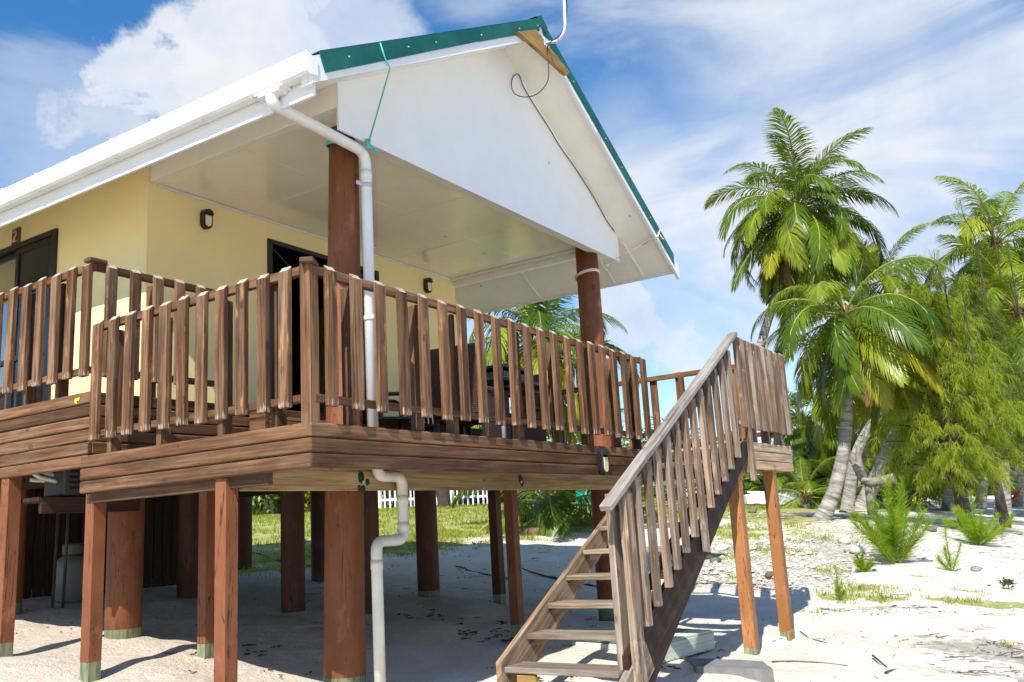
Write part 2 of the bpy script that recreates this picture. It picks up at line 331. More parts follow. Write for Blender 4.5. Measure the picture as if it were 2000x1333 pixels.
# ------------------------------------------------------------------ object helpers
WM = {}
def prop(o, label=None, cat=None, group=None, kind=None):
    if label: o['label'] = label
    if cat: o['category'] = cat
    if group: o['group'] = group
    if kind: o['kind'] = kind
    return o
def place(o, parent=None, M=None):
    col.objects.link(o)
    M = M if M is not None else Matrix.Identity(4)
    WM[o.name] = M
    if parent is not None:
        o.parent = parent; o.matrix_parent_inverse = WM[parent.name].inverted()
    o.matrix_basis = M
    return o
def thing(name, label, cat, loc=(0, 0, 0), group=None):
    return prop(place(bpy.data.objects.new(name, None), None, Matrix.Translation(loc)), label, cat, group)
def mobj(name, me, parent=None, M=None, mat=None):
    if mat is not None:
        for mm in (mat if isinstance(mat, (list, tuple)) else [mat]):
            me.materials.append(MAT[mm])
    return place(bpy.data.objects.new(name, me), parent, M)
class MB:
    """collects verts, faces, uvs and material indices of one mesh"""
    def __init__(s): s.v = []; s.f = []; s.uv = []; s.mi = []; s.sm = []
    def face(s, idx, uvs=None, mi=0, smooth=False):
        s.f.append(tuple(idx)); s.uv.append(uvs or [(0, 0)]*len(idx)); s.mi.append(mi); s.sm.append(smooth)
    def mesh(s, name='m'):
        me = bpy.data.meshes.new(name); me.from_pydata([tuple(p) for p in s.v], [], s.f)
        ul = me.uv_layers.new(name='UVMap'); flat = [c for u in s.uv for q in u for c in q]
        ul.data.foreach_set('uv', flat); me.polygons.foreach_set('material_index', s.mi); me.polygons.foreach_set('use_smooth', s.sm)
        me.update(); return me
    # chamfered box in a frame: origin = centre, axes ex (length), ey, ez
    def box(s, c, ex, ey, ez, L, W, T, ch=.004, mi=0, slant=0.0, endmi=None):
        c, ex, ey, ez = Vector(c), Vector(ex), Vector(ey), Vector(ez)
        base = len(s.v); hx, hy, hz = L/2, W/2, T/2; ch = min(ch, hx*.45, hy*.45, hz*.45)
        idx = {}; loc = {}
        for sx in (-1, 1):
            for sy in (-1, 1):
                for sz in (-1, 1):
                    for k in range(3):
                        p = [sx*(hx-(0 if k == 0 else ch)), sy*(hy-(0 if k == 1 else ch)), sz*(hz-(0 if k == 2 else ch))]
                        if slant and sx < 0: p[0] += slant*(1-sz)/2      # cut end slopes towards -ez
                        idx[sx, sy, sz, k] = len(s.v); loc[len(s.v)] = p; s.v.append(c+ex*p[0]+ey*p[1]+ez*p[2])
        def add(ids, ax):
            q = [loc[i] for i in ids]
            # orient outward
            n = (Vector(q[1])-Vector(q[0])).cross(Vector(q[2])-Vector(q[0])); m_ = sum((Vector(a) for a in q), Vector())/len(q)
            if n.dot(m_) < 0: ids = ids[::-1]; q = q[::-1]
            if ax == 0: uv = [(a[1]+hx, a[2]+W) for a in q]
            elif ax == 1: uv = [(a[0]+hx, a[2]+ (0 if m_[1] > 0 else 1.3)) for a in q]
            else: uv = [(a[0]+hx, a[1]+ (.6 if m_[2] > 0 else 2.1)) for a in q]
            s.face(ids, uv, mi)
        S = (-1, 1)
        for a in S:
            add([idx[a, -1, -1, 0], idx[a, 1, -1, 0], idx[a, 1, 1, 0], idx[a, -1, 1, 0]], 0)
            if a < 0 and endmi is not None: s.mi[-1] = endmi
        for a in S: add([idx[-1, a, -1, 1], idx[1, a, -1, 1], idx[1, a, 1, 1], idx[-1, a, 1, 1]], 1)
        for a in S: add([idx[-1, -1, a, 2], idx[1, -1, a, 2], idx[1, 1, a, 2], idx[-1, 1, a, 2]], 2)
        for a in S:
            for b_ in S:
                add([idx[-1, a, b_, 1], idx[1, a, b_, 1], idx[1, a, b_, 2], idx[-1, a, b_, 2]], 1)
                add([idx[a, -1, b_, 0], idx[a, 1, b_, 0], idx[a, 1, b_, 2], idx[a, -1, b_, 2]], 2)
                add([idx[a, b_, -1, 0], idx[a, b_, 1, 0], idx[a, b_, 1, 1], idx[a, b_, -1, 1]], 1)
                for d in S: add([idx[a, b_, d, 0], idx[a, b_, d, 1], idx[a, b_, d, 2]], 1)
        return s
    def abox(s, x0, x1, y0, y1, z0, z1, ch=.004, mi=0):
        d = [x1-x0, y1-y0, z1-z0]; c = ((x0+x1)/2, (y0+y1)/2, (z0+z1)/2)
        E = [Vector((1, 0, 0)), Vector((0, 1, 0)), Vector((0, 0, 1))]
        k = max(range(3), key=lambda i: d[i]); o_ = [i for i in range(3) if i != k]
        return s.box(c, E[k], E[o_[0]], E[o_[1]], d[k], d[o_[0]], d[o_[1]], ch, mi)
    def beam(s, a, b, W, T, up=(0, 0, 1), ch=.004, mi=0):
        a, b = Vector(a), Vector(b); ex = (b-a); L = ex.length; ex.normalize(); up = Vector(up)
        ey = up.cross(ex).normalized(); ez = ex.cross(ey)
        return s.box((a+b)/2, ex, ey, ez, L, W, T, ch, mi)
    # lofted rings along a path
    def tube(s, pts, rad, n=10, cap=True, mi=0, smooth=True, section=None, ref=None):
        pts = [Vector(p) for p in pts]; rad = rad if isinstance(rad, (list, tuple)) else [rad]*len(pts)
        base = len(s.v); m = len(pts); L = 0; prev = None
        sec = section or [(math.cos(2*PI*k/n), math.sin(2*PI*k/n)) for k in range(n)]; n = len(sec)
        us = []
        for i, p in enumerate(pts):
            tg = (pts[min(i+1, m-1)]-pts[max(i-1, 0)]).normalized()
            if prev is None:
                a = Vector(ref) if ref else (Vector((0, 0, 1)) if abs(tg.z) < .9 else Vector((1, 0, 0)))
                u = (a - tg*a.dot(tg)).normalized()
            else: u = (prev-tg*prev.dot(tg)).normalized()
            prev = u; vv = tg.cross(u)
            if i: L += (p-pts[i-1]).length
            us.append(L)
            for (cx, cy) in sec: s.v.append(p+u*(cx*rad[i])+vv*(cy*rad[i]))
        for i in range(m-1):
            mm = mi[i] if isinstance(mi, (list, tuple)) else mi
            for k in range(n):
                k2 = (k+1) % n; per = 2*PI*max(rad[i], 1e-4)/n
                s.face((base+i*n+k, base+i*n+k2, base+(i+1)*n+k2, base+(i+1)*n+k), [(us[i], k*per), (us[i], (k+1)*per), (us[i+1], (k+1)*per), (us[i+1], k*per)], mm, smooth)
        if cap:
            m0 = mi[0] if isinstance(mi, (list, tuple)) else mi; m1 = mi[-1] if isinstance(mi, (list, tuple)) else mi
            s.face([base+k for k in range(n)][::-1], [(c[0]*rad[0], c[1]*rad[0]) for c in sec][::-1], m0)
            s.face([base+(m-1)*n+k for k in range(n)], [(c[0]*rad[-1], c[1]*rad[-1]) for c in sec], m1)
        return s
    def poly(s, pts, mi=0, uv=None):
        b_ = len(s.v); s.v += [Vector(p) for p in pts]; s.face(range(b_, b_+len(pts)), uv or [(p[0]+p[1], p[2]) for p in s.v[b_:]], mi); return s
    def prism(s, pts, vec, mi=0):
        """closed prism: planar outline pts extruded by vec"""
        vec = Vector(vec); n = len(pts); b_ = len(s.v); P_ = [Vector(p) for p in pts]; s.v += P_ + [p+vec for p in P_]
        nrm = sum(((P_[i]-P_[0]).cross(P_[(i+1) % n]-P_[0]) for i in range(1, n-1)), Vector())
        fl = nrm.dot(vec) > 0
        f1 = list(range(b_, b_+n)); f2 = list(range(b_+n, b_+2*n))
        u_ = lambda ids: [(s.v[i][0]+s.v[i][1], s.v[i][2]) for i in ids]
        if fl: f1 = f1[::-1]
        else: f2 = f2[::-1]
        s.face(f1, u_(f1), mi); s.face(f2, u_(f2), mi)
        for i in range(n):
            j = (i+1) % n; q = (b_+i, b_+j, b_+n+j, b_+n+i)
            if not fl: q = q[::-1]
            s.face(q, u_(q), mi)
        return s
    def blob(s, c, r, n=8, m=6, mi=0, jit=0.0, sq=(1, 1, 1)):
        b_ = len(s.v); c = Vector(c)
        s.v.append(c+Vector((0, 0, r*sq[2])))
        for i in range(1, m):
            for k in range(n):
                th = PI*i/m; ph = 2*PI*k/n; q = r*(1+jit*random.uniform(-1, 1))
                s.v.append(c+Vector((q*sq[0]*math.sin(th)*math.cos(ph), q*sq[1]*math.sin(th)*math.sin(ph), q*sq[2]*math.cos(th))))
        s.v.append(c-Vector((0, 0, r*sq[2]))); e = len(s.v)-1
        z = [(0, 0)]
        for k in range(n):
            k2 = (k+1) % n; s.face((b_, b_+1+k, b_+1+k2), z*3, mi, True); s.face((e, e-n+k2, e-n+k), z*3, mi, True)
            for i in range(m-2): s.face((b_+1+i*n+k, b_+1+(i+1)*n+k, b_+1+(i+1)*n+k2, b_+1+i*n+k2), z*4, mi, True)
        return s
    def obj(s, name, mat, parent=None, M=None): return mobj(name, s.mesh(name), parent, M, mat)
def X(ex, ey, ez, o): return Matrix(((ex[0], ey[0], ez[0], o[0]), (ex[1], ey[1], ez[1], o[1]), (ex[2], ey[2], ez[2], o[2]), (0, 0, 0, 1)))
_pm = {}
def plank(name, mat, parent, c, ex, ez, L, W, T, ch=.004, slant=0.0, jit=0.0):
    """a board: length L along ex, T along ez, W along ey; mesh data shared between alike boards"""
    key = (mat, round(L, 4), round(W, 4), round(T, 4), ch, slant)
    if key not in _pm:
        me = MB().box((0, 0, 0), (1, 0, 0), (0, 1, 0), (0, 0, 1), L, W, T, ch, 0, slant, 1 if slant else None).mesh(name); me.materials.append(MAT[mat]); me.materials.append(MAT['bleached_end']); _pm[key] = me
    ex = Vector(ex).normalized(); ez = Vector(ez); ez = (ez-ex*ez.dot(ex)).normalized()
    if jit:
        q = Matrix.Rotation(random.uniform(-jit, jit), 3, ez) @ Matrix.Rotation(random.uniform(-jit, jit)*.5, 3, ez.cross(ex)); ex = q @ ex; ez = q @ ez
    ey = ez.cross(ex)
    return place(bpy.data.objects.new(name, _pm[key]), parent, X(ex, ey, ez, c))
SQ = [(.93, 1), (-.93, 1), (-1, .93), (-1, -.93), (-.93, -1), (.93, -1), (1, -.93), (1, .93)]
SQ = [(a, b) for a, b in SQ]

# ------------------------------------------------------------------ ground heights
gcp = [(-3.9, -3.9, -1.97), (-8, -3, -1.85), (-9, -9, -2.15), (2, -8, -2.15), (9, -9, -2.15), (-4, 0, -1.62), (-2, 2.3, -1.35), (0, -1.5, -1.80), (2.2, -1.3, -1.78), (4.35, -1.11, -1.70), (5.45, -1.11, -1.70),
       (1.5, 1.17, -1.58), (6.1, 1.17, -1.60), (.1, 2.35, -1.3), (1.1, 2.35, -1.3), (5.1, 2.2, -1.33), (3.1, 2.33, -1.31), (1.4, 3.55, -1.2), (3.24, 3.59, -1.2), (5.5, 3.5, -1.22), (.08, 3.47, -1.19), (1.4, 5.8, -1.02), (3.5, 5.7, -1.05), (5.9, 5.8, -1.04),
       (6.7, 8.4, -.90), (-3, 8, -.85), (-8, 12, -.5), (20.8, 14.1, .2), (17.6, 19.1, .27), (13.8, 6.4, -.57), (10.7, 5.6, -.78), (30.1, 7.2, -.23), (23, 3.0, -.62), (17.2, -.8, -1.02), (11.5, -1.12, -1.36), (16.7, -1.7, -1.32),
       (33.3, -1.4, -1.05), (11.36, -1.8, -1.49), (8.4, -.92, -1.58), (8.8, -2.4, -1.70), (6.0, -3.1, -1.93), (19.5, -2.4, -1.34), (14.3, 24.3, .26), (20, -12, -2.1), (35, -14, -2.0), (40, 20, .35), (20, 40, .6), (-10, 40, .6), (60, 0, -.6), (60, 40, .6), (-30, 10, -.6), (-30, -20, -2.2), (0, -30, -2.4), (60, -30, -2.2), (5, 12, -.55), (9, 10, -.62)]
G = np.array(gcp)
def _phi(r2): return np.where(r2 > 0, r2*np.log(r2+1e-12)*.5, 0)
_A = _phi(((G[:, None, :2]-G[None, :, :2])**2).sum(-1)) + np.eye(len(G))*.6
_B = np.hstack([np.ones((len(G), 1)), G[:, :2]])
_sol = np.linalg.solve(np.block([[_A, _B], [_B.T, np.zeros((3, 3))]]), np.r_[G[:, 2], 0, 0, 0])
def ghs(x, y):
    x = np.clip(np.asarray(x, float), -35, 66); y = np.clip(np.asarray(y, float), -34, 44); sh = x.shape
    P_ = np.stack([x.ravel(), y.ravel()], 1)
    out = _phi(((P_[:, None]-G[None, :, :2])**2).sum(-1)) @ _sol[:-3] + _sol[-3] + P_ @ _sol[-2:]
    return out.reshape(sh)
def gh(x, y): return float(ghs(np.array([x]), np.array([y]))[0])
def gpt(px, py):
    """where the view ray through a photo pixel meets the ground"""
    d = ray(px, py); best = None
    ts = np.linspace(3, 70, 1400); P_ = CAMC[None]+ts[:, None]*d[None]
    h = P_[:, 2]-ghs(P_[:, 0], P_[:, 1]); k = np.argmax(h < 0)
    return Vector(P_[k]) if h[k] < 0 else None
def vnoise(x, y, s, seed=0):
    """value noise for masks and relief"""
    r = np.random.default_rng(seed).random((256, 256)); xs, ys = x*s+1000, y*s+1000
    xi, yi = np.floor(xs).astype(int), np.floor(ys).astype(int); fx, fy = xs-xi, ys-yi; fx = fx*fx*(3-2*fx); fy = fy*fy*(3-2*fy)
    g_ = lambda a, b: r[a % 256, b % 256]
    return (g_(xi, yi)*(1-fx)+g_(xi+1, yi)*fx)*(1-fy)+(g_(xi, yi+1)*(1-fx)+g_(xi+1, yi+1)*fx)*fy
def sstep(a, b, x): q = np.clip((x-a)/(b-a), 0, 1); return q*q*(3-2*q)
LAT = np.array([.545, -.837]); DEP = np.array([.845, .535])     # across and along the view over the beach
def _spots(lst): return [(np.array(gpt(px, py))[:2], rl, rd, w_) for px, py, rl, rd, w_ in lst]
SP_G = _spots([(1430, 1040, .8, 1.6, .75), (1500, 1010, 1.6, 2.5, .9), (1540, 1040, 1.2, 1.6, .55), (1420, 1090, .5, .7, .6), (1480, 1075, .5, .6, .5), (1640, 1165, .42, .40, .8), (1690, 1150, .45, .4, .6), (1730, 1168, .4, .22, .75), (1850, 1172, .35, .12, .95), (1910, 1178, .38, .13, .95), (1980, 1184, .45, .16, 1.0),
               (1800, 1128, .25, .10, .7), (1820, 1140, .22, .08, .7), (1790, 1155, .2, .08, .65), (1865, 1155, .12, .08, .8), (1900, 1158, .12, .08, .8), (1930, 1165, .12, .06, .8), (1610, 1115, .35, .35, .55), (1560, 1080, .4, .5, .5), (1590, 1195, .25, .12, .5), (1690, 1195, .4, .12, .5), (1880, 1278, .12, .10, .7), (1850, 1265, .14, .1, .6), (1960, 1262, .12, .10, .7), (1900, 1300, .12, .06, .6), (1950, 1320, .1, .06, .6), (1400, 1130, .3, .3, .5)])
SP_R = _spots([(1400, 1110, 1.1, 1.5, .9), (1500, 1090, 1.5, 1.8, .95), (1600, 1075, 1.3, 1.6, .9), (1680, 1070, .9, 1.6, .85), (1450, 1140, .7, .6, .7), (1560, 1130, .9, .6, .8), (1680, 1190, .45, .14, .8), (1760, 1186, .5, .12, .8), (1830, 1195, .4, .10, .7), (1960, 1200, .4, .12, .7), (1700, 1050, .6, 2.0, .6)])
SP_L = _spots([(1960, 1275, .7, .6, 1.0), (2060, 1290, .8, .8, 1.0), (1880, 1268, .6, .32, .8), (1800, 1242, .6, .14, .6), (1900, 1232, .6, .18, .6), (1940, 1320, .6, .2, .75), (1860, 1310, .3, .1, .6), (1650, 1012, 3.0, 1.6, .55), (1720, 1015, 2.5, 1.6, .5), (1840, 1035, 1.6, 1.4, .6), (1960, 1085, 1.0, .8, .35), (1700, 1200, .6, .12, .35)])
def _spot(x, y, lst):
    o = np.zeros_like(x, dtype=float)
    for c, rl, rd, w_ in lst:
        dx_, dy_ = x-c[0], y-c[1]; l_ = (dx_*LAT[0]+dy_*LAT[1])/rl; d_ = (dx_*DEP[0]+dy_*DEP[1])/rd; o = np.maximum(o, w_*sstep(1.5, .35, np.sqrt(l_*l_+d_*d_)))
    return o
def masks(x, y):
    x = np.asarray(x, float); y = np.asarray(y, float)
    n = vnoise(x, y, .35, 1)*.6+vnoise(x, y, 1.1, 2)*.4; f = vnoise(x, y, 2.3, 6)*.5+vnoise(x, y, 5.1, 7)*.5
    # lawn behind the house, thinning towards the sand
    lawn = sstep(6.2, 8.6, y+.35*(x-6)*(x > 6)+(n-.5)*2.4-.25*(x < 3)*(3-x))*sstep(1.2, 3.2, y-.06*(x-10)+1.2*(n-.5)); far = sstep(16, 24, x+y)
    lawn = lawn*(1-.62*sstep(.42, .68, f)*(1-far))
    grass = np.maximum(lawn, _spot(x, y, SP_G)*(.55+.75*f))
    rub = np.maximum(_spot(x, y, SP_R), .5*sstep(5.5, 8, y)*sstep(2, 4, x)*(1-lawn)*(1-sstep(15, 20, x)))
    return np.clip(grass, 0, 1), np.clip(rub, 0, 1), np.clip(_spot(x, y, SP_L)*(.6+.7*f), 0, 1)
def axis(a, b, fa, fb, st):
    xs = list(np.arange(fa, fb, st)); d = st; p = fb
    while p < b: xs.append(p); d *= 1.16; p += d
    xs.append(b); d = st*1.16; p = fa-d; lo = []
    while p > a: lo.append(p); d *= 1.16; p -= d
    lo.append(a); return np.array(lo[::-1]+xs)
gx = axis(-400, 900, -5, 18, .11); gy = axis(-500, 900, -6, 10, .11)
GX, GY = np.meshgrid(gx, gy, indexing='ij')
GZ = np.concatenate([ghs(GX[i:i+20], GY[i:i+20]) for i in range(0, len(gx), 20)])
gm, rm, lm_ = masks(GX, GY)
near = np.exp(-((GX-6)/16)**2-((GY)/16)**2)
GZ = GZ + near*((vnoise(GX, GY, 1.7, 3)-.5)*.05 + (vnoise(GX, GY, 3.4, 4)-.5)*.05 + (vnoise(GX, GY, 5.2, 44)-.5)*.022) + rm*near*(vnoise(GX, GY, 5, 5)-.5)*.05
nx, ny = len(gx), len(gy)
me = bpy.data.meshes.new('ground')
ids = np.arange(nx*ny).reshape(nx, ny)
q = np.stack([ids[:-1, :-1], ids[1:, :-1], ids[1:, 1:], ids[:-1, 1:]], -1).reshape(-1, 4)
me.from_pydata(np.stack([GX, GY, GZ], -1).reshape(-1, 3).tolist(), [], q.tolist())
me.polygons.foreach_set('use_smooth', [True]*len(me.polygons))
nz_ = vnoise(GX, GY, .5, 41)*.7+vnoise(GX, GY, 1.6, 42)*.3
soil_shade = sstep(.1, 2.0, GY+(nz_-.5)*1.6-.12*GX)*sstep(9.5, 6.5, GX+(nz_-.5)*2)*sstep(9.5, 7, GY)*sstep(-2.5, 1.5, GX+(nz_-.5)*2)  # mask for the dull soil and the painted-in shade below the house
for nm, arr in (('soil_shade', soil_shade), ('grass', gm), ('rubble', rm), ('litter', lm_)):
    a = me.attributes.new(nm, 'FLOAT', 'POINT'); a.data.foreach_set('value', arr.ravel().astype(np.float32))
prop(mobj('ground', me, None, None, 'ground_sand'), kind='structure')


# ================================================================== DECKS
ex, ey, ez = Vector((1, 0, 0)), Vector((0, 1, 0)), Vector((0, 0, 1))
DKX = 6.30                                   # right end of the decks
YU = 2.35                                    # front edge of the raised deck
def post(name, parent, x, y, ztop, w, mat, foot=.1, rnd=False, z0=None, top=None, r1=None, dip=.15):
    zg = gh(x, y) if z0 is None else z0
    x1, y1 = top or (x, y)
    f = lambda z: (x+(x1-x)*(z-zg)/(ztop-zg), y+(y1-y)*(z-zg)/(ztop-zg), z)
    zs = [zg-dip, zg+foot, zg+foot+.004] + list(np.linspace(zg+foot+.5, ztop, 5)) if ztop-zg > 1.2 else [zg-dip, zg+foot, zg+foot+.004, ztop]
    r0 = w/2; r1 = r0 if r1 is None else r1
    rad = [r0+(r1-r0)*max(0, (z-zg)/(ztop-zg)) for z in zs]
    if foot > 0: rad[0] *= .985; rad[1] *= .985
    m_ = MB().tube([f(z) for z in zs], rad, 22, True, [1 if i == 0 and foot > 0 else 0 for i in range(len(zs)-1)], rnd, None if rnd else SQ, (1, 0, 0))
    return m_.obj(name, [mat, 'post_foot'], parent)
def rail_run(parent, name, a, b, ztop, out, xs, L=BAL_L, mat='stained_wood', bmat='stained_baluster', posts=(), zfloor=.25, label=None):
    """railing along a->b (at floor plan positions); balusters hang on the outer side (direction out)"""
    a, b, out = Vector((*a, 0)), Vector((*b, 0)), Vector((*out, 0)); d = (b-a).normalized(); Ln = (b-a).length; mid = (a+b)/2
    ins = -out*.0225
    rl = plank(name, mat, parent, mid+ins+ez*(ztop-.038), d, ez, Ln, .045, .06, .005)
    if label: rl['label'] = label
    plank('bottom_rail', mat, rl, mid+ins+ez*(ztop-L+.055), d, ez, Ln, .045, .05, .004)
    for k, x in enumerate(xs):
        j = random.uniform(-.006, .006)
        plank('baluster', bmat, rl, a+d*x+out*.0225+ez*(ztop-L/2+j), -ez, -out, L, .086, .042, .005, .034, .007)
    for x in posts:
        plank('rail_post', mat, rl, a+d*x-out*.092+ez*((zfloor+ztop-.07)/2), ez, out, ztop-.07-zfloor, .05, .09, .005)
    return rl
def fascia(parent, a, b, z0, n, out, pitch=.094, h=.0865, mat='stained_wood', th=.04, split=None):
    a, b, out = Vector((*a, 0)), Vector((*b, 0)), Vector((*out, 0)); d = (b-a).normalized(); Ln = (b-a).length
    for i in range(n):
        j = random.uniform(-.0015, .0015)
        plank('fascia_board', mat, parent, (a+b)/2-out*(th/2+j+.0015)+ez*(z0+pitch*(i+.5)), d, ez, Ln, th, h, .008)

deck = thing('timber_deck', 'lower brown timber deck with slatted railing on tall posts in front of the verandah', 'deck', (0, 0, gh(0, 0)))
fascia(deck, (0, .003), (0, 2.40), 0, 3, (-1, 0))
fascia(deck, (.001, 0), (DKX, 0), 0, 3, (0, -1))
fascia(deck, (DKX, .003), (DKX, YU), 0, 3, (1, 0))
x = .09
while x < DKX-.1:                            # floor boards, gaps let thin streaks of sun through
    plank('floor_board', 'stained_wood', deck, (x, YU/2+.02, .235), ey, ez, YU-.06, .088, .03, .004); x += .0955
for y in (.30, 1.42, 1.95): plank('joist', 'stained_wood', deck, (DKX/2, y, .13), ex, ez, DKX-.12, .045, .17, .004)
plank('bearer', 'pale_pine', deck, (2.99, .80, .015), ex, ez, 5.68, .05, .20, .005)['label'] = 'unstained pale pine beam with green paint marks'
plank('bearer', 'stained_wood', deck, (.09, 1.4, -.02), ey, ez, 1.9, .045, .10, .004)
for px in (710, 1018):                       # sprayed marks and bolts
    c = on(1, .772, px, 942); b_ = MB()
    for k in range(5):
        a_ = random.uniform(0, 6.3); b_.blob((c.x+.035*math.cos(a_)*(1.4 if px < 800 else .5), .774, c.z+random.uniform(-.055, .05)), random.uniform(.022, .04), 9, 6, 0, .12, (1, .06, 1.1))
    b_.obj('paint_mark', 'green_spray', deck)
    MB().tube([(c.x, .78, c.z), (c.x, .765, c.z)], .012, 8).obj('bolt_head', 'galvanised', deck)
post('post', deck, .085, .86, .0, .105, 'post_paint')
p_ = gpt(176, 1322); post('post', deck, p_.x, p_.y, .0, .105, 'post_paint')
for pxy, w_, m_ in (((402, 1284), .10, 'post_paint'), ((728, 1219), .13, 'post_brown'), ((976, 1178), .12, 'post_brown'), ((1012, 1241), .105, 'post_paint')):
    p_ = gpt(*pxy); post('post', deck, p_.x, p_.y, .02, w_, m_)
rail_run(deck, 'front_railing', (.045, 0), (4.93, 0), 1.285, (0, -1), [.12+i*.2365 for i in range(21)], posts=(.40, 1.10, 1.52, 2.45, 3.1, 3.7, 4.3, 4.78))
rail_run(deck, 'side_railing', (0, .09), (0, 2.24), 1.285, (-1, 0), [.10+i*.2005 for i in range(11)], posts=(.28, .80, 1.45, 2.03))
plank('corner_post', 'stained_wood', deck, (.047, .047, .775), -ez, ey, 1.05, .085, .085, .006)
plank('corner_cap', 'stained_wood', deck, (.035, .03, 1.295), (1, .62, 0), ez, .16, .09, .035, .006)
rail_run(deck, 'end_railing', (DKX, -1.02), (DKX, YU-.05), 1.285, (1, 0), [.15+i*.34 for i in range(10)], posts=(.4, 1.1, 2.2, 3.2))

upd = thing('raised_deck', 'higher brown timber walkway deck with six-board edge beside the yellow wall', 'deck', (0, YU, gh(0, YU)))
fascia(upd, (.02, YU+.002), (.02, 9.4), .195, 6, (-1, 0), .0963, .0885)
fascia(upd, (.06, YU), (DKX, YU), .195, 6, (0, -1), .0963, .0885)
fascia(upd, (DKX, YU), (DKX, 3.4), .195, 6, (1, 0), .0963, .0925)
x = .11
while x < DKX-.05:
    y1 = 3.37 if x > 1.16 else 9.4
    plank('floor_board', 'stained_wood', upd, (x, (YU+.05+y1)/2, .748), ey, ez, y1-YU-.05, .088, .03, .004); x += .0955
for y in (2.7, 3.2): plank('joist', 'stained_dark', upd, (DKX/2, y, .64), ex, ez, DKX-.15, .045, .17, .004)
for y in (4.2, 5.4, 6.6, 7.8): plank('joist', 'stained_dark', upd, (.62, y, .64), ex, ez, 1.08, .045, .17, .004)
rail_run(upd, 'walkway_railing', (.02, YU+.02), (.02, 9.3), 1.795, (-1, 0), [.02+i*.215 for i in range(32)], posts=(.5, .95, 2.2, 3.4, 4.6, 5.8), zfloor=.76)
rail_run(upd, 'return_railing', (.06, YU), (1.18, YU), 1.795, (0, -1), [.10+i*.212 for i in range(5)], posts=(.55, 1.05), zfloor=.76)
plank('corner_cap', 'stained_wood', upd, (.05, YU+.02, 1.80), ex, ez, .15, .09, .035, .006)
MB().prism([(.0165, 2.46+.02*a, .735+.02*b) for a, b in ((0, 0), (3.4, -.3), (3.0, -2.0), (1.6, -2.4), (1.8, -1.2), (.3, -1.4))], (-.002, 0, 0)).obj('paint_mark', 'yellow_spray', upd)
for pxy, w_ in (((5, 1283), .11),):
    p_ = gpt(*pxy); post('post', upd, p_.x, p_.y, .5, w_, 'post_paint')
p_ = gpt(24, 1197); post('post', upd, p_.x-.05, p_.y, .5, .27, 'post_paint', rnd=True)
# two timber steps up to the raised deck
st = thing('deck_step', 'low dark timber step between the lower deck and the raised deck', 'step', (1.45, 2.1, .25))
for k, (zz, yy) in enumerate(((.33, 1.95), (.50, 2.18))):
    for i in range(2): plank('step_board', 'stained_wood', st, (2.25, yy+i*.1-.05, zz+.14), ex, ez, 1.5, .095, .03, .004)
    for s_ in (1.52, 2.98): plank('step_side', 'stained_wood', st, (s_, yy, zz-.04+.07), ey, ez, .2, .04, .26 if k == 0 else .42, .004)
    plank('step_riser', 'stained_wood', st, (2.25, yy-.085, zz+.07), ex, ez, 1.42, .02, .10, .004)

# ================================================================== STAIRS
YS = -1.11; YF = -.10
stair = thing('timber_staircase', 'weathered open timber staircase with grey handrail climbing to the deck', 'staircase', (1.8, -.6, gh(1.8, -.6)))
tx = lambda i: 1.735+.3255*i
tz = lambda i: -1.408+.1875*i
sl = .1875/.3255
def stringer(y, mat, x0, x1, dz=0):
    top = lambda x: tz(0)+.055+dz+(x-tx(0))*sl
    lo = lambda x: top(x)-.27
    zg = gh(x0, y)-.03
    pts = [(x0, y, max(lo(x0), zg)), (x0, y, top(x0)), (x1, y, min(top(x1), .262)), (x1, y, lo(x1)), (x0+max(0, (zg-lo(x0))/sl), y, zg)]
    b_ = MB(); n_ = len(pts); vv = Vector((0, .045, 0)); b0 = len(b_.v); b_.v += [Vector(p) for p in pts]+[Vector(p)+vv for p in pts]
    u_ = lambda i: ((b_.v[i].x-x0)*.87+b_.v[i].z*.5, b_.v[i].z*.87-(b_.v[i].x)*.5)
    f1 = list(range(n_))[::-1]; f2 = list(range(n_, 2*n_))
    for f in (f1, f2): b_.face(f, [u_(i) for i in f])
    for i in range(n_):
        j = (i+1) % n_; f = (i, j, n_+j, n_+i); b_.face(f, [(u_(q)[0], u_(q)[1]+b_.v[q].y) for q in f])
    bm = bmesh.new(); me_ = b_.mesh(); bm.from_mesh(me_); bmesh.ops.recalc_face_normals(bm, faces=bm.faces); bm.to_mesh(me_); bm.free()
    return mobj('stringer', me_, stair, None, mat)
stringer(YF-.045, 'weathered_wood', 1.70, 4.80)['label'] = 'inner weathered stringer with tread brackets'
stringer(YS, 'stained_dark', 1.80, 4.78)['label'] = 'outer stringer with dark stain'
se = MB().beam((1.73, YS-.006+.02, -1.585), (2.13, YS-.006+.02, -1.585+.4*sl), .052, .235, ch=.006).obj('stringer_end', 'weathered_wood', stair); se['label'] = 'bleached lower end of the outer stringer'
YM = (YS+.045+YF-.045)/2; WT = (YF-.045)-(YS+.045)-.004
for i in range(9):
    tr = plank('tread', 'weathered_wood', stair, (tx(i)+.13+random.uniform(-.004, .004), YM, tz(i)-.021), ey, ez, WT, .265, .042, .006, 0, .004)
    for yy in (YF-.045-.022, YS+.045+.022):
        plank('bracket', 'weathered_wood', tr, (tx(i)+.14, yy, tz(i)-.068), ex, ez, .17, .04, .045, .004)
plank('foot_board', 'raw_plank', stair, (tx(0)+.03, YF-.22, tz(0)-.15), ey, ez, .16, .05, .2, .01)
h0, h1 = Vector((1.60, YS-.02, -.335)), Vector((4.66, YS-.02, 1.318))
hr = plank('handrail', 'grey_wood', stair, (h0+h1)/2, h1-h0, ez, (h1-h0).length, .092, .045, .006)
hs = (h1.z-h0.z)/(h1.x-h0.x)
hz = lambda x: h0.z+(x-h0.x)*hs
d_ = (h1-h0).normalized()
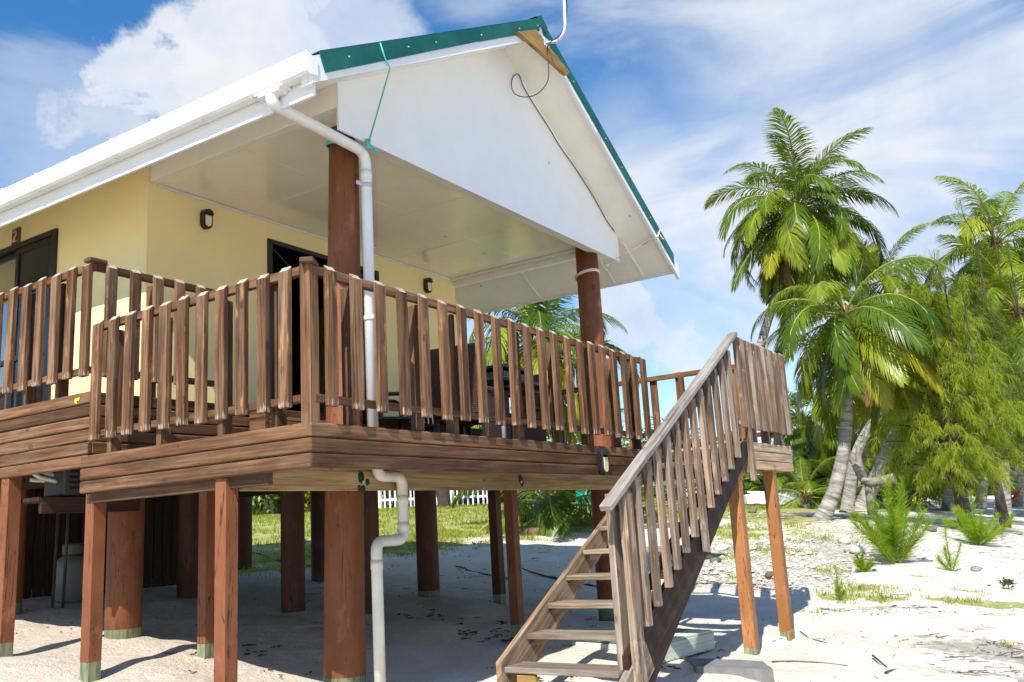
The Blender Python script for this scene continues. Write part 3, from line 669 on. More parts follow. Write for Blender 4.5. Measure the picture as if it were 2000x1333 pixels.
plank('sub_rail', 'weathered_wood', hr, (h0+h1)/2+Vector((.1, .045, -.11)), d_, ez, (h1-h0).length-.5, .04, .085, .004)
plank('lower_rail', 'stained_dark', hr, (h0+h1)/2+Vector((.1, .045, -.87)), d_, ez, (h1-h0).length-.6, .04, .07, .004)
NB = 12
for i in range(NB):
    x = 2.10+i*.209; L_ = 1.06 if i != 6 else 1.33
    if i in (6, 7): L_ = 1.30 if i == 6 else 1.06
    plank('baluster', 'weathered_baluster', stair, (x, YS-.025, hz(x)-.035-L_/2), -ez, ey, L_, .082, .042, .005, .03, .012)
nz0 = gh(1.95, YS)
plank('newel_post', 'weathered_baluster', stair, (1.90, YS-.03, (nz0-.05+hz(1.9)-.03)/2), -ez, ey, hz(1.9)-.03-nz0+.05, .125, .055, .006, .03)
plank('newel_post', 'weathered_wood', stair, (1.885, YS+.022+.05, (nz0-.05+hz(1.9)-.06)/2), -ez, ey, hz(1.9)-.06-nz0+.05, .12, .05, .005)

land = thing('stair_landing', 'small timber landing with closely slatted rail at the top of the stairs', 'landing', (5.5, -.55, gh(5.5, -.55)))
fascia(land, (4.83, YS), (DKX+.02, YS), -.015, 3, (0, -1), .094, .0885, 'landing_wood')
fascia(land, (DKX+.02, YS+.003), (DKX+.02, -.004), -.015, 3, (1, 0), .094, .0885, 'landing_wood')
plank('end_board', 'weathered_baluster', land, (4.80, YS-.025, .42), -ez, ey, 1.1, .085, .042, .004)
plank('end_board', 'weathered_wood', land, (4.80, YS+.02, .12), -ez, ey, .34, .045, .05, .004)
x = 4.88
while x < DKX: plank('floor_board', 'landing_wood', land, (x, (YS)/2, .235), ey, ez, -YS-.06, .088, .03, .004); x += .0955
plank('joist', 'stained_wood', land, (5.55, -.5, .13), ex, ez, 1.4, .045, .17, .004)
rr = rail_run(land, 'front_railing', (4.66, YS), (DKX+.02, YS), 1.325, (0, -1), [.04+i*.222 for i in range(8)], .94, 'weathered_wood', 'weathered_baluster', (.6, 1.05, 1.5), .25)
for pxy, tp in (((1475, 1282), (1443, 940)), ((1543, 1249), (1508, 930))):
    b0 = on(1, YS+.05, *pxy); t0_ = on(1, YS+.05, *tp); t0_.x = b0.x+.02
    post('post', land, b0.x, YS+.075, -.02, .115, 'post_tan', .08, z0=b0.z, top=(t0_.x, YS+.075))
b0 = on(1, YS+.0, 1543, 1249); MB().abox(b0.x-.08, b0.x+.09, YS-.03, YS+.012, b0.z-.12, b0.z+.085, .01).obj('foot_cleat', 'raw_plank', land)

# platform and slab at the foot of the stairs
mb = thing('timber_platform', 'low mint-washed timber platform on the sand behind the stair foot', 'platform', (3.4, -.1, gh(3.4, -.1)))
pa, pb = on(2, -1.52, 1281, 1262), on(2, -1.52, 1391, 1235)
dv = (pb-pa); dv.z = 0; dl = dv.length; dv.normalize(); nv = Vector((-dv.y, dv.x, 0))
o_ = pa.copy(); LL = dl; zt = -1.52
plank('side_board', 'mint_timber', mb, o_+dv*LL/2+ez*-.075, dv, ez, LL, .04, .15, .006)
plank('side_board', 'mint_timber', mb, o_+dv*LL/2+nv*.95+ez*-.075, dv, ez, LL, .04, .15, .006)
for k in (0, 1): plank('end_board', 'mint_timber', mb, o_+dv*(.02 if k == 0 else LL-.02)+nv*.475+ez*-.078, nv, ez, .90, .04, .14, .006)
for k in range(9): plank('top_board', 'weathered_wood' if k > 1 else 'mint_timber', mb, o_+dv*LL/2+nv*(.04+.105*k)+ez*.012, dv, ez, LL-.02, .095, .022, .004)
for k in range(3): plank('bearer', 'stained_dark', mb, o_+dv*(.2+k*(LL-.4)/2)+nv*.475+ez*-.20, nv, ez, .92, .09, .10, .004)
sa = on(2, -1.655, 1508, 1306); sl_ = thing('concrete_slab', 'flat grey concrete slab lying on the sand beside the stairs', 'slab', (sa.x, sa.y, gh(sa.x, sa.y)))
s_ = MB(); q0 = on(2, -1.66, 1330, 1300); pts = [on(2, -1.66, *p) for p in ((1511, 1308), (1490, 1291), (1385, 1287))]
A_, B_, C_ = pts; D_ = A_+(C_-B_)*1.35; C_ = B_+(C_-B_)*1.5
outl = []
for P0, P1 in ((A_, B_), (B_, C_), (C_, D_), (D_, A_)):
    for k in range(6): outl.append(P0.lerp(P1, k/6)+Vector((random.uniform(-.012, .012), random.uniform(-.012, .012), 0)))
s_.prism(outl, (0, 0, -.16)); s_.obj('slab_block', 'concrete', sl_)

# ================================================================== HOUSE
XL, XR, YW = 1.20, 6.22, 3.39                # wall planes
ZF, ZC = .77, 3.09
GY_ = .866                                   # gable panel plane
BY = .366                                    # bargeboard front
AP = Vector((3.867, 0, 4.966)); SLL, SLR = .5614, .612
YB = 9.5
house = thing('beach_house', 'yellow raised beach house with white gable verandah and green-edged roof', 'house', (3.8, 4, gh(3.8, 4)))
def wallbox(b_, *a): b_.abox(*a, .002)
wl = MB(); DL0, DL1 = 2.72, 4.55
wallbox(wl, XL, DL0, YW, YW+.12, .55, ZC+.2); wallbox(wl, DL1, XR, YW, YW+.12, .55, ZC+.2); wallbox(wl, DL0, DL1, YW, YW+.12, 2.86, ZC+.2)
wl.obj('front_wall', 'yellow_wall', house)
wl = MB(); S0, S1 = 4.93, 7.2
wallbox(wl, XL, XL+.12, YW+.121, S0, .55, 3.38); wallbox(wl, XL, XL+.12, S1, YB, .55, 3.38); wallbox(wl, XL, XL+.12, S0, S1, 2.95, 3.38); wallbox(wl, XL, XL+.12, S0, S1, .55, .80)
wl.obj('side_wall', 'yellow_wall', house)
MB().abox(XR-.12, XR, YW+.121, YB, .55, 3.38).obj('side_wall', 'yellow_wall', house)
MB().abox(XL+.125, XR-.125, YB-.12, YB, .55, 3.38).obj('back_wall', 'yellow_wall', house)
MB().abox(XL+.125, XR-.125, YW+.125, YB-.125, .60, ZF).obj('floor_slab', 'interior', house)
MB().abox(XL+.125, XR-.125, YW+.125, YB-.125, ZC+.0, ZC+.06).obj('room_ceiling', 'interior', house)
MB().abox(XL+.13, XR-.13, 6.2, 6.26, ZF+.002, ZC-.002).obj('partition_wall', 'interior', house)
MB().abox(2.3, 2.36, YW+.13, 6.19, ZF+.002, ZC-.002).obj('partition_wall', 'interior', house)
for y in (4.3, 5.3, 6.3, 7.3, 8.3): plank('floor_joist', 'stained_dark', house, ((XL+XR)/2, y, .50), ex, ez, XR-XL-.1, .05, .19, .004)
for x in (1.42, 3.5, 5.9): plank('floor_bearer', 'stained_dark', house, (x, 6.4, .33), ey, ez, 6.0, .09, .15, .004)
# doors
fd = MB(); fw = .055
for a in ((DL0-.01, DL0+fw, YW-.02, YW+.1, ZF, 2.87), (DL1-fw, DL1+.01, YW-.02, YW+.1, ZF, 2.87), (DL0+fw, DL1-fw, YW-.02, YW+.1, 2.87-fw, 2.87)): fd.abox(*a)
fdo = fd.obj('sliding_door', 'black_metal', house); fdo['label'] = 'open black framed front sliding door'
b_ = MB(); xs0, xs1 = 3.65, DL1-fw
for a in ((xs0, xs0+.05), (xs1-.05, xs1)): b_.abox(a[0], a[1], YW+.03, YW+.07, ZF+.03, 2.80)
for a in ((ZF+.03, ZF+.12), (2.74, 2.80)): b_.abox(xs0+.05, xs1-.05, YW+.03, YW+.07, *a)
b_.obj('door_leaf', 'black_metal', fdo); MB().abox(xs0+.051, xs1-.051, YW+.045, YW+.052, ZF+.121, 2.739, .001).obj('pane', 'window_glass', fdo)
plank('awning_stay', 'black_metal', fdo, (DL0+.3, YW+.02, 2.64), (1, 0, -.62), ey, .6, .02, .02, .002)
fd = MB()
for a in ((S0-.01, S0+.06), (S1-.06, S1+.01)): fd.abox(XL-.03, XL+.09, a[0], a[1], .80, 2.96)
fd.abox(XL-.03, XL+.09, S0+.06, S1-.06, 2.90, 2.96); fd.abox(XL-.03, XL+.09, S0+.06, S1-.06, .80, .85)
sd = fd.obj('sliding_window', 'black_metal', house); sd['label'] = 'black framed glazed sliding door in the sunny side wall'
ym = 5.72
for y0, y1, xx in ((S0+.065, ym, .0), (ym-.06, S1-.065, .045)):
    b_ = MB()
    for a in ((y0, y0+.06), (y1-.06, y1)): b_.abox(XL-.015+xx, XL+.025+xx, a[0], a[1], .852, 2.895)
    for a in ((.852, .95), (1.62, 1.68), (2.835, 2.895)): b_.abox(XL-.015+xx, XL+.025+xx, y0+.06, y1-.06, *a)
    lf = b_.obj('door_leaf', 'black_metal', sd)
    for a in ((.951, 1.619), (1.681, 2.834)): MB().abox(XL+.002+xx, XL+.008+xx, y0+.061, y1-.061, *a, .001).obj('pane', 'window_glass', lf)
cur = MB(); cv = []
for k in range(40): cv.append((XL+.22+.02*math.sin(k*1.3), S0+.1+k*.012))
for k in range(39):
    (xa, ya), (xb, yb) = cv[k], cv[k+1]; cur.poly([(xa, ya, .9), (xb, yb, .9), (xb, yb, 2.8), (xa, ya, 2.8)])
cur.obj('curtain', 'cream_soffit', sd)

# gable
zs_l = lambda x: 2.807+.05+SLL*(x-.424)      # underside of the rake soffit, left and right
zs_r = lambda x: 2.70+.05+SLR*(7.238-x)
xc = (2.70+SLR*7.238-2.807+SLL*.424)/(SLL+SLR); zc_ = zs_l(xc)
gl, gr_ = 1.215, 6.45
MB().prism([(gl, GY_, 2.88), (gr_, GY_, 2.884), (gr_, GY_, zs_r(gr_)), (xc, GY_, zc_), (gl, GY_, zs_l(gl))], (0, .02, 0)).obj('gable_panel', 'gable_white', house)
bmz = 2.955
MB().abox(1.60, gr_-.03, GY_+.021, GY_+.23, bmz, ZC+.09).obj('verandah_beam', 'cream_soffit', house)
MB().abox(1.60, gr_-.1, GY_+.232, GY_+.27, ZC-.05, ZC-.002).obj('cornice', 'cream_soffit', house)
MB().abox(XL+.02, XL+.10, GY_+.022, YW-.001, ZC, 3.31).obj('verandah_beam', 'cream_soffit', house)
MB().abox(XR-.02, XR+.07, GY_+.235, YW+.6, ZC-.10, 3.30).obj('verandah_beam', 'cream_soffit', house)
MB().abox(XR-.10, XR-.022, GY_+.272, YW-.001, ZC-.035, ZC-.002).obj('cornice', 'cream_soffit', house)
xx = [XL+.102, 2.42, 3.63, 4.84, XR-.022]; yy = [GY_+.272, 2.12, YW-.001]
for i in range(4):
    for j in range(2):
        MB().abox(xx[i]+.0015, xx[i+1]-.0015, yy[j]+.0015, yy[j+1]-.0015, ZC, ZC+.012, .0015).obj('ceiling_panel', 'ceiling_gloss', house)
MB().abox(XL+.102, 1.598, GY_+.022, GY_+.2705, ZC, ZC+.012, .0015).obj('ceiling_panel', 'cream_soffit', house)
MB().abox(1.44, 1.598, GY_+.021, GY_+.06, 2.93, ZC-.001).obj('beam_end', 'cream_soffit', house)
for i in range(3):
    MB().abox(xx[i+1]-.012, xx[i+1]+.012, yy[0], yy[-1], ZC-.0035, ZC-.0005, .001).obj('ceiling_batten', 'ceiling_gloss', house)
MB().abox(XL+.105, XR-.105, YW-.022, YW-.0015, ZC-.026, ZC-.004).obj('ceiling_trim', 'white_paint', house)
MB().abox(XL+.11, XR-.11, GY_+.3, YW-.01, ZC+.02, ZC+.05).obj('ceiling_board', 'cream_soffit', house)
# rake soffits and eave soffits (sloping with the roof)
def slab(name, mat, x0, x1, y0, y1, zf, th, parent=house):
    return MB().prism([(x0, y0, zf(x0)), (x1, y0, zf(x1)), (x1, y0, zf(x1)+th), (x0, y0, zf(x0)+th)], (0, y1-y0, 0)).obj(name, mat, parent)
slab('rake_soffit', 'cream_soffit', .50, xc-.001, BY+.041, GY_-.001, zs_l, .012)
slab('rake_soffit', 'cream_soffit', xc+.001, 7.15, BY+.041, GY_-.001, zs_r, .012)
slab('soffit_strip', 'cream_soffit', .50, gl-.001, GY_-.0005, GY_+.0215, zs_l, .012); slab('soffit_strip', 'cream_soffit', gr_+.001, 7.15, GY_-.0005, GY_+.0215, zs_r, .012)
slab('eave_soffit', 'cream_soffit', .50, XL+.018, GY_+.022, YB, lambda x: zs_l(x), .012)
slab('eave_soffit', 'cream_soffit', XR+.072, 7.15, GY_+.022, YB, lambda x: zs_r(x), .012)
for yq in (1.28, 2.5): MB().prism([(XR+.30, yq, zs_r(XR+.30)-.012), (7.14, yq, zs_r(7.14)-.012), (7.14, yq, zs_r(7.14)-.001), (XR+.30, yq, zs_r(XR+.30)-.001)], (0, .03, 0)).obj('soffit_batten', 'cream_soffit', house)
MB().prism([(6.56, GY_-.03, zs_r(6.56)-.012), (7.14, GY_-.03, zs_r(7.14)-.012), (7.14, GY_-.03, zs_r(7.14)-.001), (6.56, GY_-.03, zs_r(6.56)-.001)], (0, .03, 0)).obj('soffit_batten', 'cream_soffit', house)
# bargeboards (white) with green metal flashing
def barge(x0, x1, zt, zb, sgn):
    b_ = MB().prism([(x0, BY, zb(x0)), (x1, BY, zb(x1)), (x1, BY, zt(x1)), (x0, BY, zt(x0))], (0, .04, 0)); return b_.obj('bargeboard', 'white_paint', house)
ztl = lambda x: AP.z-.012-SLL*(AP.x-x); ztr = lambda x: AP.z-.012-SLR*(x-AP.x)
zbl = lambda x: zs_l(x)-.05; zbr = lambda x: zs_r(x)-.05
bl = barge(.424, AP.x-.001, ztl, zbl, 1)
br = barge(AP.x+.001, 7.238, ztr, zbr, -1)
def flash(x0, x1, zt, dep0, dep1, parent):
    f0 = MB()
    f0.prism([(x0+ (.06 if x0 < 1 else 0), BY-.012, zt(x0)+.022-dep0), (x1, BY-.012, zt(x1)+.022-dep1), (x1, BY-.012, zt(x1)+.022), (x0, BY-.012, zt(x0)+.022)], (0, .011, 0))
    f0.prism([(x0, BY-.010, zt(x0)+.0235), (x1, BY-.010, zt(x1)+.0235), (x1, BY-.010, zt(x1)+.031), (x0, BY-.010, zt(x0)+.031)], (0, .28, 0))
    return f0.obj('barge_flashing', 'green_metal', parent)
flash(.49, 2.62, ztl, .145, .145, bl); flash(2.63, AP.x-.05, ztl, .15, .15, bl)
flash(AP.x+.03, 7.066, ztr, .145, .145, br)
MB().prism([(AP.x-.10, BY-.02, AP.z-.035), (AP.x, BY-.02, AP.z+.045), (AP.x+.10, BY-.02, AP.z-.04), (AP.x+.075, BY-.02, AP.z-.14), (AP.x, BY-.02, AP.z-.10), (AP.x-.075, BY-.02, AP.z-.135)], (0, .008, 0)).obj('ridge_end', 'green_metal', house)
MB().prism([(AP.x-.14, BY-.012, AP.z-.04), (AP.x, BY-.012, AP.z+.042), (AP.x+.14, BY-.012, AP.z-.045), (AP.x, BY-.012, AP.z+.034)], (0, YB-BY, 0)).obj('ridge_cap', 'green_metal', house)
for k in range(10):                          # flashing screws
    x = .8+k*.62+.13*math.sin(k*2.1)
    zt = ztl if x < AP.x else ztr; MB().tube([(x, BY-.018, zt(x)-.06), (x, BY-.010, zt(x)-.06)], .007, 8).obj('screw_head', 'galvanised', bl if x < AP.x else br)
MB().abox(.426, .474, BY+.042, BY+.12, 2.81, 3.03).obj('barge_return', 'white_paint', house)
# roof sheets with folded ribs
def roof(x0, x1, zt):
    b_ = MB(); n = 60; P0 = []
    for k in range(n+1):
        y = BY+.28+(YB-BY-.28)*k/n; h_ = .03 if k % 3 == 0 else .0
        P0.append((y, h_))
    for k in range(n):
        (ya, ha), (yb, hb) = P0[k], P0[k+1]
        b_.poly([(x0, ya, zt(x0)+ha), (x1, ya, zt(x1)+ha), (x1, yb, zt(x1)+hb), (x0, yb, zt(x0)+hb)])
        b_.poly([(x0, ya, zt(x0)+ha-.01), (x0, yb, zt(x0)+hb-.01), (x1, yb, zt(x1)+hb-.01), (x1, ya, zt(x1)+ha-.01)])
    return b_.obj('roof_sheet', 'green_metal', house)
roof(.42, AP.x, ztl); roof(AP.x, 7.22, ztr)
# eave fascias and gutters
MB().abox(.475, .499, BY+.041, YB, 2.742, 3.0).obj('eave_fascia', 'white_paint', house)
MB().abox(7.151, 7.175, BY+.042, YB, zs_r(7.15)-.03, zs_r(7.15)+.2).obj('eave_fascia', 'white_paint', house)
gu = MB(); pr_ = [(.472, 2.99), (.472, 2.885), (.455, 2.872), (.385, 2.868), (.362, 2.885), (.355, 3.03), (.372, 3.034), (.374, 2.90), (.46, 2.888), (.462, 2.99)]
gu.prism([(a, BY-.005, b) for a, b in pr_], (0, YB-BY, 0)); gut = gu.obj('gutter', 'pvc_white', house)
MB().prism([(a, BY-.009, b) for a, b in ((.472, 3.0), (.472, 2.88), (.385, 2.864), (.358, 2.88), (.35, 3.036))], (0, .0035, 0)).obj('gutter_end', 'pvc_white', gut)
for k in range(15):
    y = .95+k*.58
    c_ = MB(); o2 = [(.4735, 2.92), (.4735, 2.880), (.383, 2.864), (.3605, 2.883), (.3525, 3.034), (.373, 3.039), (.373, 3.042), (.3495, 3.038), (.3575, 2.881), (.382, 2.860), (.4745, 2.876), (.4745, 2.92)]
    c_.prism([(a, y, b) for a, b in o2], (0, .028, 0)); c_.obj('gutter_clip', 'pvc_white', gut)
# piles
post('pole', house, 1.475, 1.17, 3.088, .33, 'post_paint', .085, True, top=(1.60, 1.17), r1=.128)['label'] = 'thick round front corner pole, painted red-brown'
p_ = gpt(1197, 1213); post('pole', house, p_.x, p_.y, 3.06, .33, 'post_paint', .14, True, top=(6.11, 1.17), r1=.142)
for pxy, w_, m_, f_ in (((240, 1246), .31, 'post_paint', .08), ((573, 1195), .26, 'post_brown', 0), ((838, 1164), .28, 'post_brown', .06), ((368, 1166), .27, 'post_brown', 0), ((626, 1134), .26, 'post_brown', 0), ((477, 1113), .26, 'post_brown', 0)):
    p_ = gpt(*pxy); post('pole', house, p_.x, p_.y, .55, w_, m_, f_, True)

# ================================================================== FITTINGS
def lamp(name, label, c, out, up=Vector((0, 0, 1)), W=.118, H=.215):
    out = Vector(out); sd_ = up.cross(out); c = Vector(c)
    th = thing(name, label, 'lamp', tuple(c), 'oval bulkhead lamps')
    def stad(w, h, k=8):
        pts = []
        for i in range(k+1): a = PI*i/k; pts.append((w/2*math.cos(a), h/2-w/2+w/2*math.sin(a)))
        for i in range(k+1): a = PI+PI*i/k; pts.append((w/2*math.cos(a), -h/2+w/2+w/2*math.sin(a)))
        return pts
    b_ = MB(); o_, n_ = stad(W, H), stad(W*.66, H*.82); f3 = lambda p, z: c+sd_*p[0]+up*p[1]+out*z
    m_ = len(o_); v0 = len(b_.v)
    for pts, z in ((o_, .0), (o_, .05), ([(p[0]*.92, p[1]*.96) for p in o_], .06), (n_, .06), (n_, .03)): b_.v += [f3(p, z) for p in pts]
    for r in range(4):
        for k in range(m_):
            k2 = (k+1) % m_; b_.face((v0+r*m_+k, v0+r*m_+k2, v0+(r+1)*m_+k2, v0+(r+1)*m_+k))
    b_.face([v0+4*m_+k for k in range(m_)])
    b_.obj('lamp_body', 'black_plastic', th)
    hd = MB(); top = [p for p in stad(W*.93, H*.93) if p[1] > H*.16]
    hd.prism([f3(p, .058) for p in top], out*.022); hd.obj('lamp_hood', 'black_plastic', th)
    ln = MB(); l_ = [(p[0], min(p[1], H*.155)) for p in stad(W*.62, H*.78)]
    ln.prism([f3(p, .031) for p in l_], out*.034); ln.obj('lens', 'lamp_lens', th)
    return th
lamp('wall_lamp', 'black oval lamp on the yellow wall left of the front door', (1.87, YW-.002, 2.865), (0, -1, 0))
lamp('wall_lamp', 'black oval lamp on the yellow wall at the right end of the verandah', (5.55, YW-.002, 2.87), (0, -1, 0))
lamp('deck_lamp', 'black oval lamp fixed to the brown deck edge near the stairs', (3.77, -.001, .125), (0, -1, 0), W=.125, H=.255)

# downpipe
def fillet(pts, r=.1, k=5):
    pts = [Vector(p) for p in pts]; out = [pts[0]]
    for i in range(1, len(pts)-1):
        a, b, c = pts[i-1], pts[i], pts[i+1]; u, v = (a-b), (c-b); rr_ = min(r, u.length*.45, v.length*.45); p0, p2 = b+u.normalized()*rr_, b+v.normalized()*rr_
        for j in range(k+1):
            t_ = j/k; out.append(p0*(1-t_)**2+b*2*t_*(1-t_)+p2*t_*t_)
    return out+[pts[-1]]
dp = thing('downpipe', 'white plastic downpipe running from the gutter down the front pole to the sand', 'pipe', (1.7, .95, gh(1.6, .7)))
g0 = on(0, .415, 531, 172); g0.z = 2.90
v0 = on(1, .955, 717, 292); v1 = on(1, .955, 722, 600); xv = v1.x
up_ = [(.415, g0.y, 2.89), (.415, g0.y, 2.77), (xv, .955, on(1, .955, 716, 300).z), (xv, .955, .0)]
MB().tube(fillet(up_, .13, 7), .047, 16).obj('pipe', 'pvc_white', dp)
MB().tube([(xv, .955, 1.33), (xv, .955, 1.37)], .052, 16).obj('coupling', 'pvc_white', dp)
e2 = on(1, .955, 718, 335); MB().tube([(xv, .955, e2.z), (xv, .955, e2.z-.10)], .0515, 16).obj('coupling', 'pvc_white', dp)
ob = MB(); ob.abox(.375, .47, g0.y-.11, g0.y+.11, 2.835, 2.868); ob.abox(.37, .472, g0.y-.15, g0.y+.15, 2.855, 2.875); ob.obj('gutter_outlet', 'pvc_white', dp)
c_ = on(1, .955, 718, 365); b_ = MB().tube([(xv, .955, c_.z-.02), (xv, .955, c_.z+.02)], .0505, 16); b_.abox(xv-.13, xv-.03, .95, .956, c_.z-.018, c_.z+.018); b_.obj('pipe_bracket', 'galvanised', dp)
yl = .70
lo_ = [Vector((xv, .95, .06)), Vector((xv, yl, -.02)), on(1, yl, 785, 930), on(1, yl, 778, 1055), on(1, yl, 735, 1060), Vector((0, 0, 0))]
lo_[2].z = .018; lo_[1].z = .018; lo_[3].x = lo_[2].x; lo_[4].z = lo_[3].z; bx_ = lo_[4].x; lo_[5] = Vector((bx_, yl, gh(bx_, yl)-.1)); lo_[1].x = on(1, yl, 737, 925).x
lo_.insert(1, lo_[1]+Vector((0, 0, .2)))
MB().tube(fillet(lo_[1:], .08, 7), .0435, 16).obj('lower_pipe', 'pvc_cream', dp)
for z in (lo_[4].z+.10, lo_[4].z-.17): 
    xq = lo_[4].x if z > lo_[4].z else bx_; MB().tube([(xq, yl, z-.035), (xq, yl, z+.035)], .0475, 16).obj('coupling', 'pvc_cream', dp)
MB().tube([(lo_[3].x, yl, -.20), (lo_[3].x, yl, -.13)], .047, 16).obj('coupling', 'pvc_cream', dp)

# ropes
def rope(name, label, pts, r, mat, extra=()):
    th = thing(name, label, 'rope', tuple(pts[0]))
    MB().tube(pts, r, 7).obj('strand', mat, th)
    for nm, pp, rr_ in extra: MB().tube(pp, rr_, 7).obj(nm, mat, th)
    return th
def ring(c, R_, tilt=0, k=20, a0=0, a1=2*PI): return [Vector((c[0]+R_*math.cos(a0+(a1-a0)*i/k), c[1]+R_*math.sin(a0+(a1-a0)*i/k), c[2]+tilt*math.sin(a0+(a1-a0)*i/k))) for i in range(k+1)]
kz = on(1, .87, 714, 284); pcx = 1.475+.125*(kz.z+1.58)/4.67
ra = [on(1, BY+.25, 742, 78), on(1, BY-.02, 743, 85), on(1, BY-.02, 752, 115), on(1, BY-.015, 762, 133), Vector((kz.x, kz.y-.03, kz.z))]
ra[0].z = ztl(ra[0].x)+.05
knot = []
for i in range(26): a = i*1.25; knot.append(Vector((kz.x+.016*math.cos(a), kz.y-.03+.016*math.sin(a), kz.z+.045-.0035*i)))
rope('tie_rope', 'teal rope tying the roof edge down to the front pole', ra, .007, 'rope_teal', (('loop', ring((pcx, 1.17, kz.z+.10), .148, .02), .012), ('loop', ring((pcx, 1.17, kz.z+.08), .147, .03), .010), ('knot', knot, .011), ('tail', [Vector((kz.x, kz.y-.04, kz.z-.02)), Vector((kz.x+.05, kz.y-.06, kz.z-.03)), Vector((kz.x+.075, kz.y-.06, kz.z-.075))], .013)))
kz = on(1, 1.0, 1184, 517); pz = on(1, 1.0, 1150, 523).z
rb = [Vector((kz.x, 1.0, kz.z)), on(1, .55, 1250, 480), on(1, BY-.02, 1288, 452)]
sn = on(1, .60, 1255, 478); tw = []
for i in range(18): a = i*1.3; tw.append(Vector((sn.x+.014*math.cos(a)+.004*i, sn.y-.002*i, sn.z+.014*math.sin(a)+.003*i)))
tw2 = [Vector((kz.x-.03+.02*math.cos(i*1.3)+.004*i, 1.0+.015*math.sin(i*1.3), kz.z-.02+.016*math.sin(i*1.1)+.002*i)) for i in range(16)]
rope('tie_rope', 'white rope tying the right roof edge to the rear verandah pole', rb, .006, 'rope_white', (('loop', ring((6.08, 1.17, pz), .155, -.035), .010), ('loop', ring((6.08, 1.17, pz-.02), .154, -.035), .009), ('knot', tw, .010), ('knot', tw2, .011),
     ('lashing', [sn, on(1, BY-.02, 1284, 461)], .013), ('lashing', [on(1, BY-.025, 1291, 447), on(1, BY-.03, 1284, 462), on(1, BY-.03, 1297, 470), on(1, BY-.025, 1286, 455)], .010)))

# raw plank, aerial mast and its cable
an = thing('aerial_mast', 'bent galvanised aerial mast bolted to a raw plank at the roof apex', 'aerial', tuple(on(1, BY-.03, 1070, 90)))
pl_ = [on(1, BY-.058, *p) for p in ((1012, 62), (1047, 58), (1113, 142), (1107, 147))]
MB().prism(pl_, (0, .042, 0)).obj('mount_plank', 'raw_plank', an)
m0 = on(1, BY-.06, 1067, 84); d0 = float(np.dot(np.array(m0)-CAMC, CAMR[2]))
mast = [m0, m0+Vector((0, -.10, .0)), at(1094, 78, d0-.2), at(1103, 50, d0-.2), at(1101, 8, d0-.2)]
mast = fillet([m0, at(1090, 82, d0-.14), at(1104, 60, d0-.18), at(1101, -40, d0-.18)], .2, 7)
MB().tube(mast, .0165, 12).obj('mast', 'galvanised', an)
tp = mast[-1]; MB().tube([tp, tp+Vector((0, 0, 1.2))], .0165, 12).obj('mast', 'galvanised', an)
MB().abox(m0.x-.05, m0.x+.05, BY-.066, BY-.060, m0.z-.05, m0.z+.05).obj('mast_plate', 'galvanised', an)
cb = thing('aerial_cable', 'thin black aerial cable looping under the gable soffit', 'cable', tuple(m0))
w1 = [at(1104, -20, d0-.16), at(1107, 20, d0-.16), at(1098, 62, d0-.17), at(1074, 84, d0-.16), at(1069, 100, d0-.1), on(1, .40, 1071, 125), on(1, .5, 1070, 158), on(1, .6, 1052, 182), on(1, .72, 1028, 190), on(1, .80, 1006, 184), on(1, .84, 999, 168), on(1, .845, 1002, 151), on(1, .85, 1013, 146), on(1, .848, 1023, 171), on(1, .850, 1045, 208), on(1, .852, 1071, 248), on(1, .852, 1093, 285), on(1, .852, 1123, 328), on(1, .852, 1158, 383), on(1, .852, 1183, 428), on(1, .852, 1200, 453)]
def catmull(P_, k=5):
    o = []
    for i in range(len(P_)-1):
        a, b, c, d = P_[max(i-1, 0)], P_[i], P_[i+1], P_[min(i+2, len(P_)-1)]
        for j in range(k):
            t_ = j/k; o.append(.5*((2*b)+(c-a)*t_+(2*a-5*b+4*c-d)*t_*t_+(3*b-a-3*c+d)*t_**3))
    return o+[P_[-1]]
MB().tube(catmull(w1), .0055, 6).obj('cable', 'cable_black', cb)

# number plaque
pq = on(0, XL-.01, 32, 463); pl = thing('number_plaque', 'small wooden number plaque above the side sliding door', 'plaque', tuple(pq))
MB().abox(XL-.022, XL-.001, pq.y-.075, pq.y+.075, pq.z-.10, pq.z+.10, .008).obj('board', 'plaque_wood', pl)
fig = [(-.03, .045), (-.012, .062), (.015, .058), (.028, .035), (.02, .008), (-.005, -.022), (-.03, -.055), (.0, -.057), (.034, -.055)]
MB().tube(catmull([Vector((XL-.028, pq.y-a, pq.z+b)) for a, b in fig], 3), .010, 6).obj('numeral', 'plaque_brass', pl)

# ================================================================== FURNITURE ON THE DECK
FZ = .25
def wicker_chair(label, c, rot, group):
    th = thing('wicker_chair', label, 'chair', tuple(c), group); R_ = Matrix.Rotation(rot, 3, 'Z'); c = Vector(c)
    def B(name, mat, x0, x1, y0, y1, z0, z1, tilt=0):
        b_ = MB().box(((0, 0, 0)), (0, 0, 1), (1, 0, 0), (0, 1, 0), z1-z0, x1-x0, y1-y0, .015)
        M = Matrix.Translation(c+R_ @ Vector(((x0+x1)/2, (y0+y1)/2, (z0+z1)/2))) @ R_.to_4x4() @ Matrix.Rotation(tilt, 4, 'Y'); return b_.obj(name, mat, th, M)
    B('seat', 'wicker', -.27, .27, -.27, .27, .36, .44); B('backrest', 'wicker', -.33, -.26, -.28, .28, .40, 1.09, -.08)
    for s_ in (-1, 1):
        B('armrest', 'wicker', -.27, .25, s_*.29-.03, s_*.29+.03, .62, .67); B('side_panel', 'wicker', -.25, .23, s_*.29-.02, s_*.29+.02, .16, .62)
        for q in (-1, 1): B('leg', 'black_metal', q*.24-.02, q*.24+.02, s_*.26-.02, s_*.26+.02, .0, .40)
    return th
